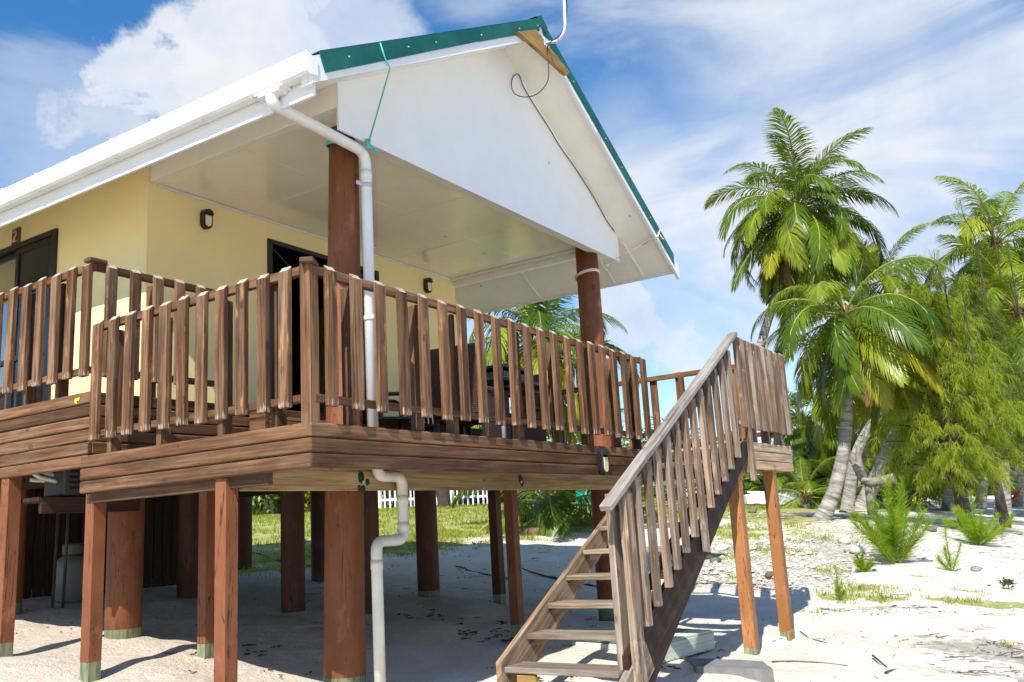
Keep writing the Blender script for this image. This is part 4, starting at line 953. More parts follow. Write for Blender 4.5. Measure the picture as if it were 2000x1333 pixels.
def plastic_chair(label, c, rot, group):
    th = thing('black_chair', label, 'chair', tuple(c), group); R_ = Matrix.Rotation(rot, 3, 'Z'); c = Vector(c); W_ = lambda p: c+R_ @ Vector(p)
    MB().box((0, 0, 0), (1, 0, 0), (0, 1, 0), (0, 0, 1), .48, .48, .03, .012).obj('seat', 'black_plastic', th, Matrix.Translation(W_((0, 0, .43))) @ R_.to_4x4())
    bk = MB().tube([W_((-.22, -.22, .43)), W_((-.27, -.23, .80)), W_((-.28, -.2, .93)), W_((-.28, 0, .95)), W_((-.28, .2, .93)), W_((-.27, .23, .80)), W_((-.22, .22, .43))], .022, 8).obj('back_frame', 'black_plastic', th)
    for k in range(4): MB().tube([W_((-.23, -.13+.087*k, .45)), W_((-.275, -.13+.087*k, .93))], .017, 6).obj('back_slat', 'black_plastic', bk)
    for s_ in (-1, 1):
        for q in (-1, 1): MB().tube([W_((q*.21, s_*.21, .43)), W_((q*.24, s_*.24, 0))], .019, 8).obj('leg', 'black_plastic', th)
        MB().tube(fillet([W_((-.26, s_*.24, .66)), W_((.22, s_*.26, .67)), W_((.24, s_*.24, .43))], .08), .02, 8).obj('armrest', 'black_plastic', th)
    return th
wicker_chair('brown wicker chair with tall back nearest the front pole', (3.40, 1.20, FZ), .10, 'chairs on the verandah deck')
wicker_chair('brown wicker chair at the far end of the table', (5.0, 1.75, FZ), PI-.3, 'chairs on the verandah deck')
plastic_chair('black slat-back chair against the yellow wall', (2.95, 1.95, FZ), -.6, 'chairs on the verandah deck')
plastic_chair('black slat-back chair behind the table', (3.95, 2.0, FZ), -1.5, 'chairs on the verandah deck')
tb = thing('patio_table', 'black topped patio table with grey metal legs behind the front railing', 'table', (3.9, 1.15, FZ))
MB().abox(3.33, 4.5, .78, 1.62, FZ+.735, FZ+.775, .012).obj('tabletop', 'black_plastic', tb)
for a in (3.41, 4.40):
    for b in (.84, 1.56): MB().tube([(a, b, FZ), (a, b, FZ+.735)], .022, 12).obj('leg', 'grey_metal', tb)
for b in (.84, 1.56): MB().tube([(3.43, b, FZ+.69), (4.38, b, FZ+.69)], .016, 8).obj('apron', 'black_metal', tb)
tp_ = thing('cooler_box', 'dark covered box standing on the table', 'box', (4.0, 1.25, FZ+.775))
MB().abox(3.72, 4.28, 1.02, 1.45, FZ+.776, FZ+.93, .03).obj('body', 'black_plastic', tp_); MB().abox(3.70, 4.30, 1.0, 1.47, FZ+.931, FZ+.97, .015).obj('lid', 'black_metal', tp_)

# ================================================================== UNDER THE HOUSE
sx0, sx1 = on(1, 6.9, 40, 1090), on(1, 6.9, 383, 1090)
scn = thing('storage_screen', 'dark boarded storage screen under the house behind the poles', 'screen', ((sx0.x+sx1.x)/2, 6.9, gh(2.5, 6.9)))
x = sx0.x; k = 0
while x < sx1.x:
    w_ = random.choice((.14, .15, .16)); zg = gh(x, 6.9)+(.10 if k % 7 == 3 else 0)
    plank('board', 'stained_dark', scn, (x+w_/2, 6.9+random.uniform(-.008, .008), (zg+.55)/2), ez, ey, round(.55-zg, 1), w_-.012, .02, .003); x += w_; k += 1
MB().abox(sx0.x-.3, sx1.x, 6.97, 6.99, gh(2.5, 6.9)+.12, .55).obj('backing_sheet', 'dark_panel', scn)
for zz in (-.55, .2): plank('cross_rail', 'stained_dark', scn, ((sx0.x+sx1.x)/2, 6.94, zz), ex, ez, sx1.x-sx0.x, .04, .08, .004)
ac = thing('air_conditioner', 'grey outdoor air conditioner unit on a timber shelf under the walkway', 'air conditioner', tuple(at(140, 960, 8.3)))
q0, q1 = on(1, 3.3, 122, 968), on(1, 3.3, 150, 968)
ax0 = on(1, 3.25, 124, 960).x
MB().abox(ax0, ax0+.62, 3.25, 3.55, on(1, 3.25, 128, 968).z, .44, .012).obj('casing', 'ac_grey', ac)
zb_ = on(1, 3.25, 128, 968).z
for k in range(7): MB().abox(ax0+.05, ax0+.57, 3.238, 3.249, zb_+.05+k*.045, zb_+.07+k*.045, .002).obj('grille_slat', 'black_metal', ac)
hs_ = [Vector((ax0-.0, 3.35, zb_+.12)), Vector((ax0-.16, 3.4, zb_+.18)), Vector((ax0-.26, 3.45, zb_+.35)), Vector((ax0-.28, 3.45, .5))]
MB().tube(catmull(hs_, 6), .018, 8).obj('hose', 'pvc_cream', ac); MB().tube(catmull([p+Vector((.05, .05, .05)) for p in hs_], 6), .016, 8).obj('hose', 'pvc_cream', ac)
sh = thing('timber_shelf', 'short timber shelf carrying the air conditioner', 'shelf', (ax0+.2, 3.4, zb_-.06))
for k in range(3): plank('shelf_board', 'stained_dark', sh, (ax0+.25, 3.28+.12*k, zb_-.03), ex, ez, .95, .11, .035, .004)
plank('shelf_bearer', 'stained_dark', sh, (ax0+.25, 3.24, zb_-.10), ex, ez, .9, .04, .09, .004)
gp = on(1, 6.3, 140, 1115); gz = gh(gp.x, 6.3)
gb = thing('gas_bottle', 'grey gas bottle standing under the house by the dark screen', 'gas bottle', (gp.x, 6.3, gz))
MB().tube([(gp.x, 6.3, gz+z) for z in (0, .04, .42, .5, .54)], [.15, .185, .185, .14, .06], 20).obj('cylinder', 'gas_grey', gb); MB().tube([(gp.x, 6.3, gz+.54), (gp.x, 6.3, gz+.66)], [.11, .11], 14).obj('collar', 'gas_grey', gb)
pp = thing('waste_pipe', 'thin waste pipes dropping from the floor under the house', 'pipe', (gp.x-.25, 5.9, gz))
for k, dx_ in enumerate((-.42, -.30)): MB().tube([(gp.x+dx_, 5.9, .4), (gp.x+dx_-.03, 5.9, gh(gp.x+dx_, 5.9)-.05)], .017, 10).obj('pipe', 'ac_grey' if k else 'twig_brown', pp)
MB().tube([on(1, 5.2, 60, 938), on(1, 5.2, 118, 941)], .02, 8).obj('pipe', 'pvc_cream', pp)

# ================================================================== VEGETATION
def build_frond(elev, seed, bend=1.0, leafdroop=.35, tips=.4):
    rr = random.Random(seed); n = 26; pts = [Vector((0, 0, 0))]; tans = []
    for i in range(n):
        s_ = i/n; th = elev-bend*(.35*s_+1.15*s_**1.8)
        tg = Vector((math.cos(th), .10*math.sin(seed)*s_, math.sin(th))).normalized(); tans.append(tg); pts.append(pts[-1]+tg/n)
    tans.append(tans[-1]); b_ = MB()
    b_.tube(pts[::3]+([pts[-1]] if (n % 3) else []), [.0085*(1-.8*i/9)+.0015 for i in range(len(pts[::3])+(1 if n % 3 else 0))], 5, False, 1)
    N_ = 78
    for side in (-1, 1):
        for k in range(N_):
            s_ = .17+.83*(k+rr.uniform(-.3, .3))/N_; s_ = min(max(s_, .15), .995); i = min(int(s_*n), n-1); fr = s_*n-i
            p = pts[i].lerp(pts[i+1], fr); T = tans[i]; S_ = Vector((0, 1, 0))*side; S_ = (S_-T*S_.dot(T)).normalized(); Nn = T.cross(S_)*side*1.0
            if Nn.z < 0: Nn = -Nn
            u = (s_-.17)/.83; ln = .27*(math.sin(PI*min(1, .16+.80*u))**.75)*rr.uniform(.85, 1.1)
            a = math.radians(66-38*u+rr.uniform(-8, 8))
            dn = (T*math.cos(a)+S_*math.sin(a)+Nn*(.28-.25*u)).normalized()
            g_ = Vector((0, 0, -1)); d1 = (dn+g_*leafdroop*rr.uniform(.6, 1.3)).normalized(); d2 = (dn+g_*(leafdroop+tips)*rr.uniform(.8, 1.4)).normalized()
            w_ = .0056*rr.uniform(.8, 1.15); wv = d1.cross(Nn); wv = wv.normalized() if wv.length > 1e-4 else T
            m1 = p+d1*ln*.5; tip = m1+d2*ln*.5; v = len(b_.v)
            b_.v += [p-wv*w_*.5, p+wv*w_*.5, m1+wv*w_+Nn*.002, m1-wv*w_+Nn*.002, tip]
            b_.face((v, v+1, v+2, v+3)); b_.face((v+3, v+2, v+4))
    return b_.mesh('frond')
ELS = [82, 66, 50, 34, 18, 2, -16, -36, -58]
FR = {}
for kind, mats in (('g', ('palm_leaf', 'rachis_yellow')), ('o', ('palm_leaf_old', 'rachis_yellow')), ('d', ('palm_dead', 'palm_dead'))):
    for e in ELS:
        for v_ in ((0, 1) if kind == 'g' else (0,)):
            if kind == 'd' and e > -30: continue
            if kind == 'o' and e > 20: continue
            me = build_frond(math.radians(e), e*3+v_*7+len(kind), (.75 if e > 60 else 1.15 if e > -20 else .55)*(1+.25*v_), .22+.30*(e < 40)+.15*v_, .35+.3*(e < 20))
            for mm in mats: me.materials.append(MAT[mm])
            FR[kind, e, v_] = me
def palm(label, trunk, L, nf, seed, rbase=.2, rtop=.12, coconuts=0, old=.12, dead=2, emin=-58, group='coconut palms', wind=(0, 0), name='coconut_palm', flare=1.5, emax=82, qe=.72):
    rr = random.Random(seed); trunk = [Vector(p) for p in trunk]; cr = trunk[-1]
    th = thing(name, label, 'palm', tuple(trunk[0]), group)
    if len(trunk) > 1:
        tp = catmull(trunk, 7); m_ = len(tp)
        rad = [rtop+(rbase-rtop)*(1-i/(m_-1))**.8 + rbase*(flare-1)*math.exp(-i/(m_-1)*14) for i in range(m_)]
        MB().tube(tp, rad, 12).obj('trunk', 'palm_bark', th)
    es = [e for e in ELS if emin <= e <= emax]
    for k in range(nf):
        q = (k+.5)/nf; e = es[min(int(q**qe*len(es)), len(es)-1)]; az = k*2.39996+rr.uniform(-.25, .25)
        kind = 'o' if (e <= -10 and rr.random() < old*3.0) else 'g'
        me = FR[kind, e, 0 if kind == 'o' else rr.randint(0, 1)]; s_ = L*rr.uniform(.82, 1.08)*(.8 if e > 75 else 1)
        M = Matrix.Translation(cr+Vector((0, 0, .12*L*(e/80)*.4))) @ Matrix.Rotation(rr.uniform(-.12, .12)+wind[0], 4, 'X') @ Matrix.Rotation(wind[1], 4, 'Y') @ Matrix.Rotation(az, 4, 'Z') @ Matrix.Rotation(rr.uniform(-.35, .35), 4, 'X') @ Matrix.Scale(s_, 4)
        place(bpy.data.objects.new('frond', me), th, M)
    for k in range(dead):
        az = rr.uniform(0, 6.28); place(bpy.data.objects.new('dead_frond', FR['d', rr.choice((-36, -58)), 0]), th, Matrix.Translation(cr-Vector((0, 0, .15))) @ Matrix.Rotation(az, 4, 'Z') @ Matrix.Rotation(.35, 4, 'Y') @ Matrix.Scale(L*.75, 4))
    if coconuts:
        cm = MB().blob((0, 0, 0), 1, 10, 7, 0, .03, (1, 1, 1.15)).mesh('coconut'); cm.materials.append(MAT['coconut_green'])
        for k in range(coconuts):
            a = rr.uniform(2.9, 5.0); r_c = rr.uniform(.25, .6)
            place(bpy.data.objects.new('coconut', cm), th, Matrix.Translation(cr+Vector((r_c*math.cos(a), r_c*math.sin(a), rr.uniform(-.65, -.12)))) @ Matrix.Scale(rr.uniform(.11, .145), 4))
    if len(trunk) > 1:
        b_ = MB()
        for k in range(9):
            a = k*.7; b_.tube([cr+Vector((.05*math.cos(a), .05*math.sin(a), -.35)), cr+Vector((.15*math.cos(a), .15*math.sin(a), -.05)), cr+Vector((.22*math.cos(a), .22*math.sin(a), .22))], [.05, .06, .02], 5)
        b_.obj('crown_shaft', 'husk_brown', th)
    return th
def gat(px, py, d): p = at(px, py, d); return p
# tall leaning palm
b0 = at(1425, 960, 33); b0.z = gh(b0.x, b0.y)-.1
palm('tallest coconut palm, leaning, with a cluster of green coconuts', [b0, at(1455, 800, 33), at(1490, 660, 33), at(1528, 535, 33), at(1557, 412, 33)], 4.0, 64, 11, .20, .12, 26, .10, 3, wind=(0, .06), qe=.62)
b0 = gpt(1598, 1016); 
def dist(p): return float(np.dot(np.array(p)-CAMC, CAMR[2]))
dP = dist(b0)
palm('coconut palm with thick leaning trunk standing nearest the landing', [b0-Vector((0, 0, .15)), at(1632, 950, dP), at(1650, 860, dP), at(1655, 740, dP+.2), at(1652, 618, dP+.3)], 2.75, 40, 23, .165, .10, 8, .2, 2, flare=1.55, emax=50)
palm('coconut palm whose crown rises behind the nearer palm', [at(1700, 960, 37), at(1745, 800, 37), at(1745, 680, 37), at(1728, 545, 37)], 3.1, 34, 31, .17, .10, 6, .15, 2)
def trk(label, pts, d, r0, r1, seed, L=2.6, nf=16, emin=-58, **kw):
    P_ = [at(px, py, d) for px, py in pts]; P_[0].z = min(P_[0].z, gh(P_[0].x, P_[0].y)-.1); return palm(label, P_, L, nf, seed, r0, r1, 0, .2, 2, emin, **kw)
trk('leaning pale palm trunk crossing in front of the fallen log', [(1648, 965), (1672, 890), (1712, 815), (1760, 745), (1815, 690)], 27, .17, .12, 41, 3.0, 22)
trk('pale palm trunk rising right of the fallen log', [(1678, 985), (1705, 945), (1738, 872), (1775, 790), (1800, 700)], 30, .26, .15, 43, 3.2, 20)
trk('slim palm behind the crossed trunks', [(1672, 985), (1690, 900), (1683, 820), (1680, 760)], 34, .16, .10, 47, 3.4, 22)
trk('palm with broad crown behind the casuarina tree', [(1850, 985), (1870, 800), (1900, 640), (1945, 480)], 31, .2, .12, 53, 3.6, 30)
trk('palm at the right edge with yellowing fronds', [(1955, 985), (1960, 850), (1975, 720), (1990, 610)], 27, .19, .11, 59, 3.3, 30)
trk('palm leaning out past the right edge beyond the path', [(1945, 985), (1968, 940), (2010, 890), (2060, 790)], 29, .17, .11, 61, 3.0, 20)
trk('far palm beyond the path with bare grey trunk', [(1988, 985), (1996, 900), (1998, 800), (2004, 560)], 36, .2, .13, 67, 3.6, 22)
trk('slender palm trunk right of the casuarina foliage', [(1912, 988), (1926, 880), (1935, 760), (1930, 660)], 34, .18, .12, 71, 3.2, 20)
trk('far palm seen between the landing and the near palm trunk', [(1560, 975), (1566, 900), (1570, 820)], 44, .17, .12, 73, 3.6, 22)
trk('far palm left of the crossed trunks', [(1610, 975), (1618, 930), (1622, 870)], 40, .17, .12, 79, 3.2, 20)
b0 = at(1196, 985, 17.5); b0.z = gh(b0.x, b0.y)-.1
palm('palm with yellow flower stalks growing beyond the right end of the deck', [b0, at(1165, 870, 17.5), at(1100, 750, 17.5), at(1048, 660, 17.5)], 2.35, 40, 83, .15, .11, 6, .3, 2)
yp = gpt(1082, 1029)
palm('young stemless palm with arching yellow-green fronds on the lawn', [yp-Vector((0, 0, .1)), yp+Vector((0, 0, .42))], 3.3, 20, 97, .24, .17, 0, .6, 2, -16, 'young palms', name='young_palm', flare=1.2)
for k, (px, py, d, L_, sd_, lb) in enumerate(((1575, 985, 30, 1.9, 101, 'low young palm beside the upturned boat'), (1540, 978, 37, 2.2, 103, 'low young palm in front of the far house'), (1660, 990, 33, 2.4, 107, 'young palm between the crossed trunks'), (1640, 975, 36, 2.6, 109, 'broad young palm behind the thick trunk'), (1770, 985, 32, 2.4, 113, 'young palm left of the casuarina trunk'), (1235, 970, 24, 2.0, 127, 'young palm seen through the stair rail'))):
    p_ = at(px, py, d); p_.z = gh(p_.x, p_.y)
    palm(lb, [p_-Vector((0, 0, .1)), p_+Vector((0, 0, .35))], L_, 15, sd_, .16, .12, 0, .25, 0, -16, 'young palms', name='young_palm', flare=1.2)

# casuarina foliage: drooping needle sprays
def needles(b_, p, d, n, ln, w_, rr, droop, fan=.9):
    for k in range(n):
        v_ = (Vector(d)+Vector((rr.uniform(-fan, fan), rr.uniform(-fan, fan), rr.uniform(-fan, fan)*.6-(.5*droop if droop > 1 else 0)))).normalized(); l_ = ln*rr.uniform(.6, 1.2)
        q = p+Vector((rr.uniform(-.05, .05), rr.uniform(-.05, .05), rr.uniform(-.05, .05))); m1 = q+v_*l_*.5; tip = m1+(v_+Vector((0, 0, -droop))).normalized()*l_*.5
        s_ = v_.cross(Vector((rr.uniform(-1, 1), rr.uniform(-1, 1), rr.uniform(-1, 1)))); s_ = s_.normalized()*w_*.5
        i = len(b_.v); b_.v += [q-s_*.6, q+s_*.6, m1+s_, m1-s_, tip]; b_.face((i, i+1, i+2, i+3)); b_.face((i+3, i+2, i+4))
def casuarina(label, base, H, W_, seed, nl, ns, mat, ln, w_, droop, group=None, lift=.15, trunkr=.12, shoots=(), nn=9):
    rr = random.Random(seed); base = Vector(base); th = thing('casuarina_tree' if H > 3 else 'casuarina_sapling', label, 'tree' if H > 3 else 'sapling', tuple(base), group)
    top = base+Vector((rr.uniform(-.06, .06)*H, rr.uniform(-.06, .06)*H, H*.93))
    tp = catmull([base-Vector((0, 0, .1)), base.lerp(top, .35)+Vector((rr.uniform(-.04, .04)*H, 0, 0)), base.lerp(top, .7), top], 5)
    MB().tube(tp, [trunkr*(1-.9*i/(len(tp)-1)) for i in range(len(tp))], 8).obj('trunk', 'tree_bark', th)
    fo = MB(); lb = MB()
    for k in range(nl):
        s_ = lift+(1-lift)*((k+rr.random())/nl); p0 = base.lerp(top, s_); az = k*2.39996+rr.uniform(-.4, .4)
        env = W_*(math.sin(PI*min(1, .10+.86*s_))**.6)*(1-.55*s_)*rr.uniform(.55, 1.15) if H > 3 else W_*(1-.88*s_)*rr.uniform(.35, 1.25)
        dr = Vector((math.cos(az), math.sin(az), 0)); rise = rr.uniform(.25, .8)*env if H > 3 else rr.uniform(.5, 1.5)*env
        p1 = p0+dr*env*.55+Vector((0, 0, rise*.65)); p2 = p0+dr*env+Vector((0, 0, rise*.75))
        cv = catmull([p0, p1, p2], 4)
        lb.tube(cv, [max(.006, trunkr*.32*(1-.85*i/(len(cv)-1))*(1-.5*s_)) for i in range(len(cv))], 5, False)
        for j in range(ns):
            u = .22+.78*rr.random(); i = min(int(u*(len(cv)-1)), len(cv)-2); p = cv[i].lerp(cv[i+1], u*(len(cv)-1)-i)
            tl = rr.uniform(.35, .95)*(1 if s_ < .8 else .7); a2 = az+rr.uniform(-1.5, 1.5); o2 = Vector((math.cos(a2), math.sin(a2), 0))
            tw_ = catmull([p, p+o2*tl*.4+Vector((0, 0, tl*rr.uniform(.05, .45))), p+o2*tl*.75+Vector((0, 0, tl*rr.uniform(-.15, .35))), p+o2*tl*.95+Vector((0, 0, -tl*rr.uniform(.05, .55)))], 4)
            if j % 3 == 0: lb.tube(tw_[::3], [.009, .007, .006, .005, .003, .003][:len(tw_[::3])], 4, False)
            for q in tw_[2:]:
                for _ in range(nn):
                    v_ = (o2*.35+Vector((rr.gauss(0, .33), rr.gauss(0, .33), -.55*droop+rr.gauss(0, .3)))).normalized(); l_ = ln*rr.uniform(.6, 1.3)
                    m1 = q+v_*l_*.5; tip = m1+(v_+Vector((0, 0, -.7))).normalized()*l_*.5; sd2 = v_.cross(Vector((rr.uniform(-1, 1), rr.uniform(-1, 1), rr.uniform(-1, 1)))).normalized()*w_*.5
                    k0 = len(fo.v); fo.v += [q-sd2*.6, q+sd2*.6, m1+sd2, m1-sd2, tip]; fo.face((k0, k0+1, k0+2, k0+3)); fo.face((k0+3, k0+2, k0+4))
    for (q, h_) in shoots:                       # bare leader shoots sticking out at the top
        q = Vector(q); e_ = q+Vector((rr.uniform(-.2, .2), rr.uniform(-.2, .2), h_)); sp = catmull([q-Vector((0, 0, 1.4)), q, q.lerp(e_, .6)+Vector((.08, .05, 0)), e_], 5)
        lb.tube(sp, [.022*(1-.8*i/(len(sp)-1)) for i in range(len(sp))], 5, False)
        for i in range(6, len(sp)):
            for _ in range(3): needles(fo, sp[i]+Vector((rr.uniform(-.12, .12), rr.uniform(-.12, .12), 0)), (rr.uniform(-.7, .7), rr.uniform(-.7, .7), -.2), 6, ln*.9, w_*.8, rr, droop*1.3)
    lb.obj('limbs', 'tree_bark', th); fo.obj('crown', mat, th); return th
cb_ = gpt(1812, 1028); dC = dist(cb_)
sh_ = [(at(1845, 560, dC), .9), (at(1905, 470, dC+.4), 1.0), (at(1935, 430, dC+.6), .8), (at(1885, 600, dC), .7)]
casuarina('large feathery casuarina tree with drooping olive needles', cb_+Vector((.42, -.72, 0)), 5.6, 1.62, 5, 78, 9, 'needle_dark', .24, .0095, 1.1, None, .10, .17, sh_, 6)
p_ = at(1960, 1000, dC+2.5); p_.z = gh(p_.x, p_.y)
casuarina('second feathery casuarina tree at the right edge', p_, 6.6, 2.0, 6, 50, 8, 'needle_dark', .25, .010, 1.1, None, .22, .13, [(at(1975, 520, dC+2.5), .8)], 6)
def sapling(label, base, H, W_, seed, npl, ln, w_, dens):
    rr = random.Random(seed); base = Vector(base); th = thing('casuarina_sapling', label, 'sapling', tuple(base), 'casuarina saplings'); fo = MB()
    for k in range(npl):
        a = k*2.4+rr.uniform(-.6, .6); out = Vector((math.cos(a), math.sin(a), 0)); q = 0 if k == 0 else rr.uniform(.25, 1.0); h_ = H*(1 if k == 0 else rr.uniform(.35, .95)*(1-.35*q)); lean = W_*q
        st_ = base+out*.05*W_*q+Vector((0, 0, 0 if k < 3 else rr.uniform(0, .25)*H)); h_ = min(h_, H-(st_.z-base.z))
        pts = catmull([st_-Vector((0, 0, .03)), st_+out*lean*.45+Vector((0, 0, h_*.35)), st_+out*lean*.85+Vector((0, 0, h_*.72)), st_+out*lean*rr.uniform(.9, 1.15)+Vector((rr.uniform(-.05, .05), rr.uniform(-.05, .05), h_))], 8)
        MB().tube(pts, [max(.0018, .009*H*(1-i/len(pts))*(1.3 if k == 0 else .7)) for i in range(len(pts))], 5, False).obj('stem', 'tree_bark' if k == 0 else 'rachis_yellow', th)
        for i, p in enumerate(pts[2:]):
            f_ = i/(len(pts)-2); T = (pts[min(i+3, len(pts)-1)]-pts[i+1]).normalized()
            if rr.random() < .12: continue
            for _ in range(int(dens*(1-.45*f_)*rr.uniform(.5, 1.4))):
                v_ = (T*rr.uniform(.5, 1.3)+Vector((rr.gauss(0, .6), rr.gauss(0, .6), rr.gauss(.1, .35)))).normalized(); l_ = ln*(1.15-.75*f_)*rr.uniform(.5, 1.4); o = p.lerp(pts[min(i+3, len(pts)-1)], rr.random())
                m1 = o+v_*l_*.5; tip = m1+(v_+Vector((rr.gauss(0, .25), rr.gauss(0, .25), -.12))).normalized()*l_*.5; sd2 = v_.cross(Vector((rr.uniform(-1, 1), rr.uniform(-1, 1), rr.uniform(-1, 1)))).normalized()*w_*.5
                k0 = len(fo.v); fo.v += [o-sd2, o+sd2, m1+sd2*.8, m1-sd2*.8, tip]; fo.face((k0, k0+1, k0+2, k0+3)); fo.face((k0+3, k0+2, k0+4))
    fo.obj('foliage', 'needle_bright', th)
for (px, py), H, W_, sd_, npl, ln, w_, dn, lb in (((1752, 1101), 1.30, .66, 15, 20, .27, .0060, 20, 'bright green casuarina sapling, the largest, standing on the sand'), ((1912, 1066), 1.0, .68, 16, 15, .24, .0070, 18, 'bushy casuarina sapling right of the big casuarina trunk'), ((1858, 1116), .75, .22, 17, 4, .15, .005, 14, 'thin sparse casuarina seedling between the two larger saplings'), ((1688, 1118), .30, .16, 18, 7, .12, .005, 14, 'small casuarina seedling left of the largest sapling'), ((1640, 1172), .42, .10, 19, 4, .11, .004, 10, 'wispy casuarina seedling in the grass patch')):
    sapling(lb, gpt(px, py), H, W_, sd_, npl, ln, w_, dn)
# browned needles fallen round the saplings
# broadleaf bushes and trees
def leaves(b_, c, R3, n, size, rr, shell=.55):
    for k in range(n):
        v_ = Vector((rr.gauss(0, 1), rr.gauss(0, 1), rr.gauss(0, 1))).normalized(); q = rr.uniform(shell, 1.05)
        p = Vector(c)+Vector((v_.x*R3[0]*q, v_.y*R3[1]*q, v_.z*R3[2]*q))
        a = (v_+Vector((rr.uniform(-.9, .9), rr.uniform(-.9, .9), rr.uniform(-.5, 1.0)))).normalized(); s_ = a.cross(Vector((rr.uniform(-1, 1), rr.uniform(-1, 1), rr.uniform(-1, 1)))).normalized(); u_ = s_.cross(a)
        z = size*rr.uniform(.6, 1.3); i = len(b_.v); b_.v += [p-u_*z, p+s_*z*.42, p+u_*z, p-s_*z*.42]; b_.face((i, i+1, i+2, i+3))
def bush(name, label, cat, p, rx, rz, n, size, seed, mat, group, trunk=0):
    rr = random.Random(seed); p = Vector(p); th = thing(name, label, cat, tuple(p), group); b_ = MB()
    for k in range(7):
        c = p+Vector((rr.uniform(-.6, .6)*rx, rr.uniform(-.6, .6)*rx, trunk+rz*rr.uniform(.35, 1.05))); leaves(b_, c, (rx*.55, rx*.55, rz*.6), n//7, size, rr)
    b_.obj('foliage', mat, th)
    t_ = MB()
    for k in range(4): a = k*1.6+rr.random(); t_.tube([p-Vector((0, 0, .1)), p+Vector((.08*rx*math.cos(a), .08*rx*math.sin(a), trunk*.7+rz*.2)), p+Vector((.45*rx*math.cos(a), .45*rx*math.sin(a), trunk+rz*.9))], [.05+.05*trunk, .04+.03*trunk, .015], 6)
    t_.obj('stems', 'tree_bark', th); return th
def gput(px, py, d): p_ = at(px, py, d); p_.z = gh(p_.x, p_.y); return p_
bs = [(505, 1000, 33, 1.2, 1.7, 'bush_leaf', 'bush behind the lawn at the left of the under-deck view'), (560, 998, 34, 1.3, 1.9, 'bush_leaf', 'leafy bush behind the lawn beside the dark tree trunk'), (612, 998, 33, .9, 1.0, 'croton_leaf', 'orange croton bush behind the lawn under the deck'), (650, 995, 35, 1.4, 1.8, 'bush_leaf', 'bush behind the lawn left of the white fence'), (745, 990, 35, 1.1, 2.0, 'bush_leaf', 'bush at the left end of the white fence'),
      (1120, 985, 33, 1.2, 2.0, 'bush_leaf', 'bush beside the green tank'), (1200, 985, 36, 1.6, 2.2, 'bush_leaf', 'bush right of the green tank'), (1265, 980, 36, 1.5, 2.2, 'bush_leaf', 'bush seen between the stair balusters'), (1330, 976, 38, 1.6, 2.0, 'bush_leaf', 'bush seen through the stair rail near the landing'), (1400, 973, 39, 1.5, 1.8, 'bush_leaf', 'bush left of the landing post'),
      (1470, 968, 39, .75, .8, 'bush_leaf', 'hedge bush in front of the lattice wall'), (1500, 968, 39, .7, .75, 'bush_leaf', 'rounded hedge bush in front of the far house'), (1532, 968, 39, .7, .75, 'croton_leaf', 'yellowish croton bush in front of the far house'), (1560, 970, 38, .9, 1.0, 'croton_leaf', 'yellow croton bush behind the boat end'), (1590, 972, 37, 1.0, 1.2, 'bush_leaf', 'bush behind the thick palm trunk'),
      (1640, 978, 38, 1.8, 2.2, 'tree_dark_leaf', 'dark bush behind the crossed palm trunks'), (1720, 980, 36, 1.9, 2.4, 'tree_dark_leaf', 'dark bush left of the casuarina'), (1790, 980, 36, 2.0, 2.6, 'tree_dark_leaf', 'dark bush behind the casuarina trunk'), (1880, 975, 40, 2.4, 3.0, 'tree_dark_leaf', 'dark bush behind the casuarina saplings'), (1970, 970, 44, 2.6, 3.0, 'tree_dark_leaf', 'dark bush beyond the path at the right edge')]
for k, (px, py, d, rx, rz, mt, lb) in enumerate(bs): bush('garden_bush', lb, 'bush', gput(px, py, d), rx, rz, 1500, .10+.03*(d > 36), 200+k, mt, 'garden bushes')
dk = gput(530, 1003, 33)
th = thing('shade_tree', 'dark leaning tree trunk behind the lawn under the deck', 'tree', tuple(dk), 'shade trees'); MB().tube(catmull([dk-Vector((0, 0, .2)), at(528, 965, 33), at(515, 930, 33), at(500, 860, 33)], 4), .33, 10).obj('trunk', 'tree_bark', th)
b_ = MB(); rr0 = random.Random(9)
for px, py in ((500, 850), (540, 900), (580, 880), (610, 920), (480, 900)): leaves(b_, at(px, py, 33), (1.3, 1.3, 1.0), 500, .16, rr0, .2)
b_.obj('crown', 'tree_dark_leaf', th)
dk = gput(868, 992, 31); th = thing('shade_tree', 'dark leaning tree trunk in front of the white fence', 'tree', tuple(dk), 'shade trees'); MB().tube(catmull([dk-Vector((0, 0, .2)), at(866, 970, 31), at(855, 930, 31), at(845, 830, 31)], 4), [.30]+[.24]*12, 10).obj('trunk', 'tree_bark', th)
b_ = MB()
for px, py in ((840, 830), (900, 860), (780, 860)): leaves(b_, at(px, py, 31), (1.4, 1.4, 1.0), 600, .16, rr0, .2)
b_.obj('crown', 'tree_dark_leaf', th)
# far wood that reads as one mass
b_ = MB(); rr1 = random.Random(12)
for k in range(150):
    px = -500+3100*rr1.random(); d = rr1.uniform(58, 85); p_ = gput(px, 980, d); hh_ = rr1.uniform(1.6, 3.4)
    leaves(b_, p_+Vector((0, 0, hh_*.5)), (rr1.uniform(2, 4), rr1.uniform(2, 4), hh_), 260, .42, rr1, .5)
prop(b_.obj('far_woodland', 'tree_dark_leaf'), 'dark mass of trees far behind the garden', 'woodland', kind='stuff')

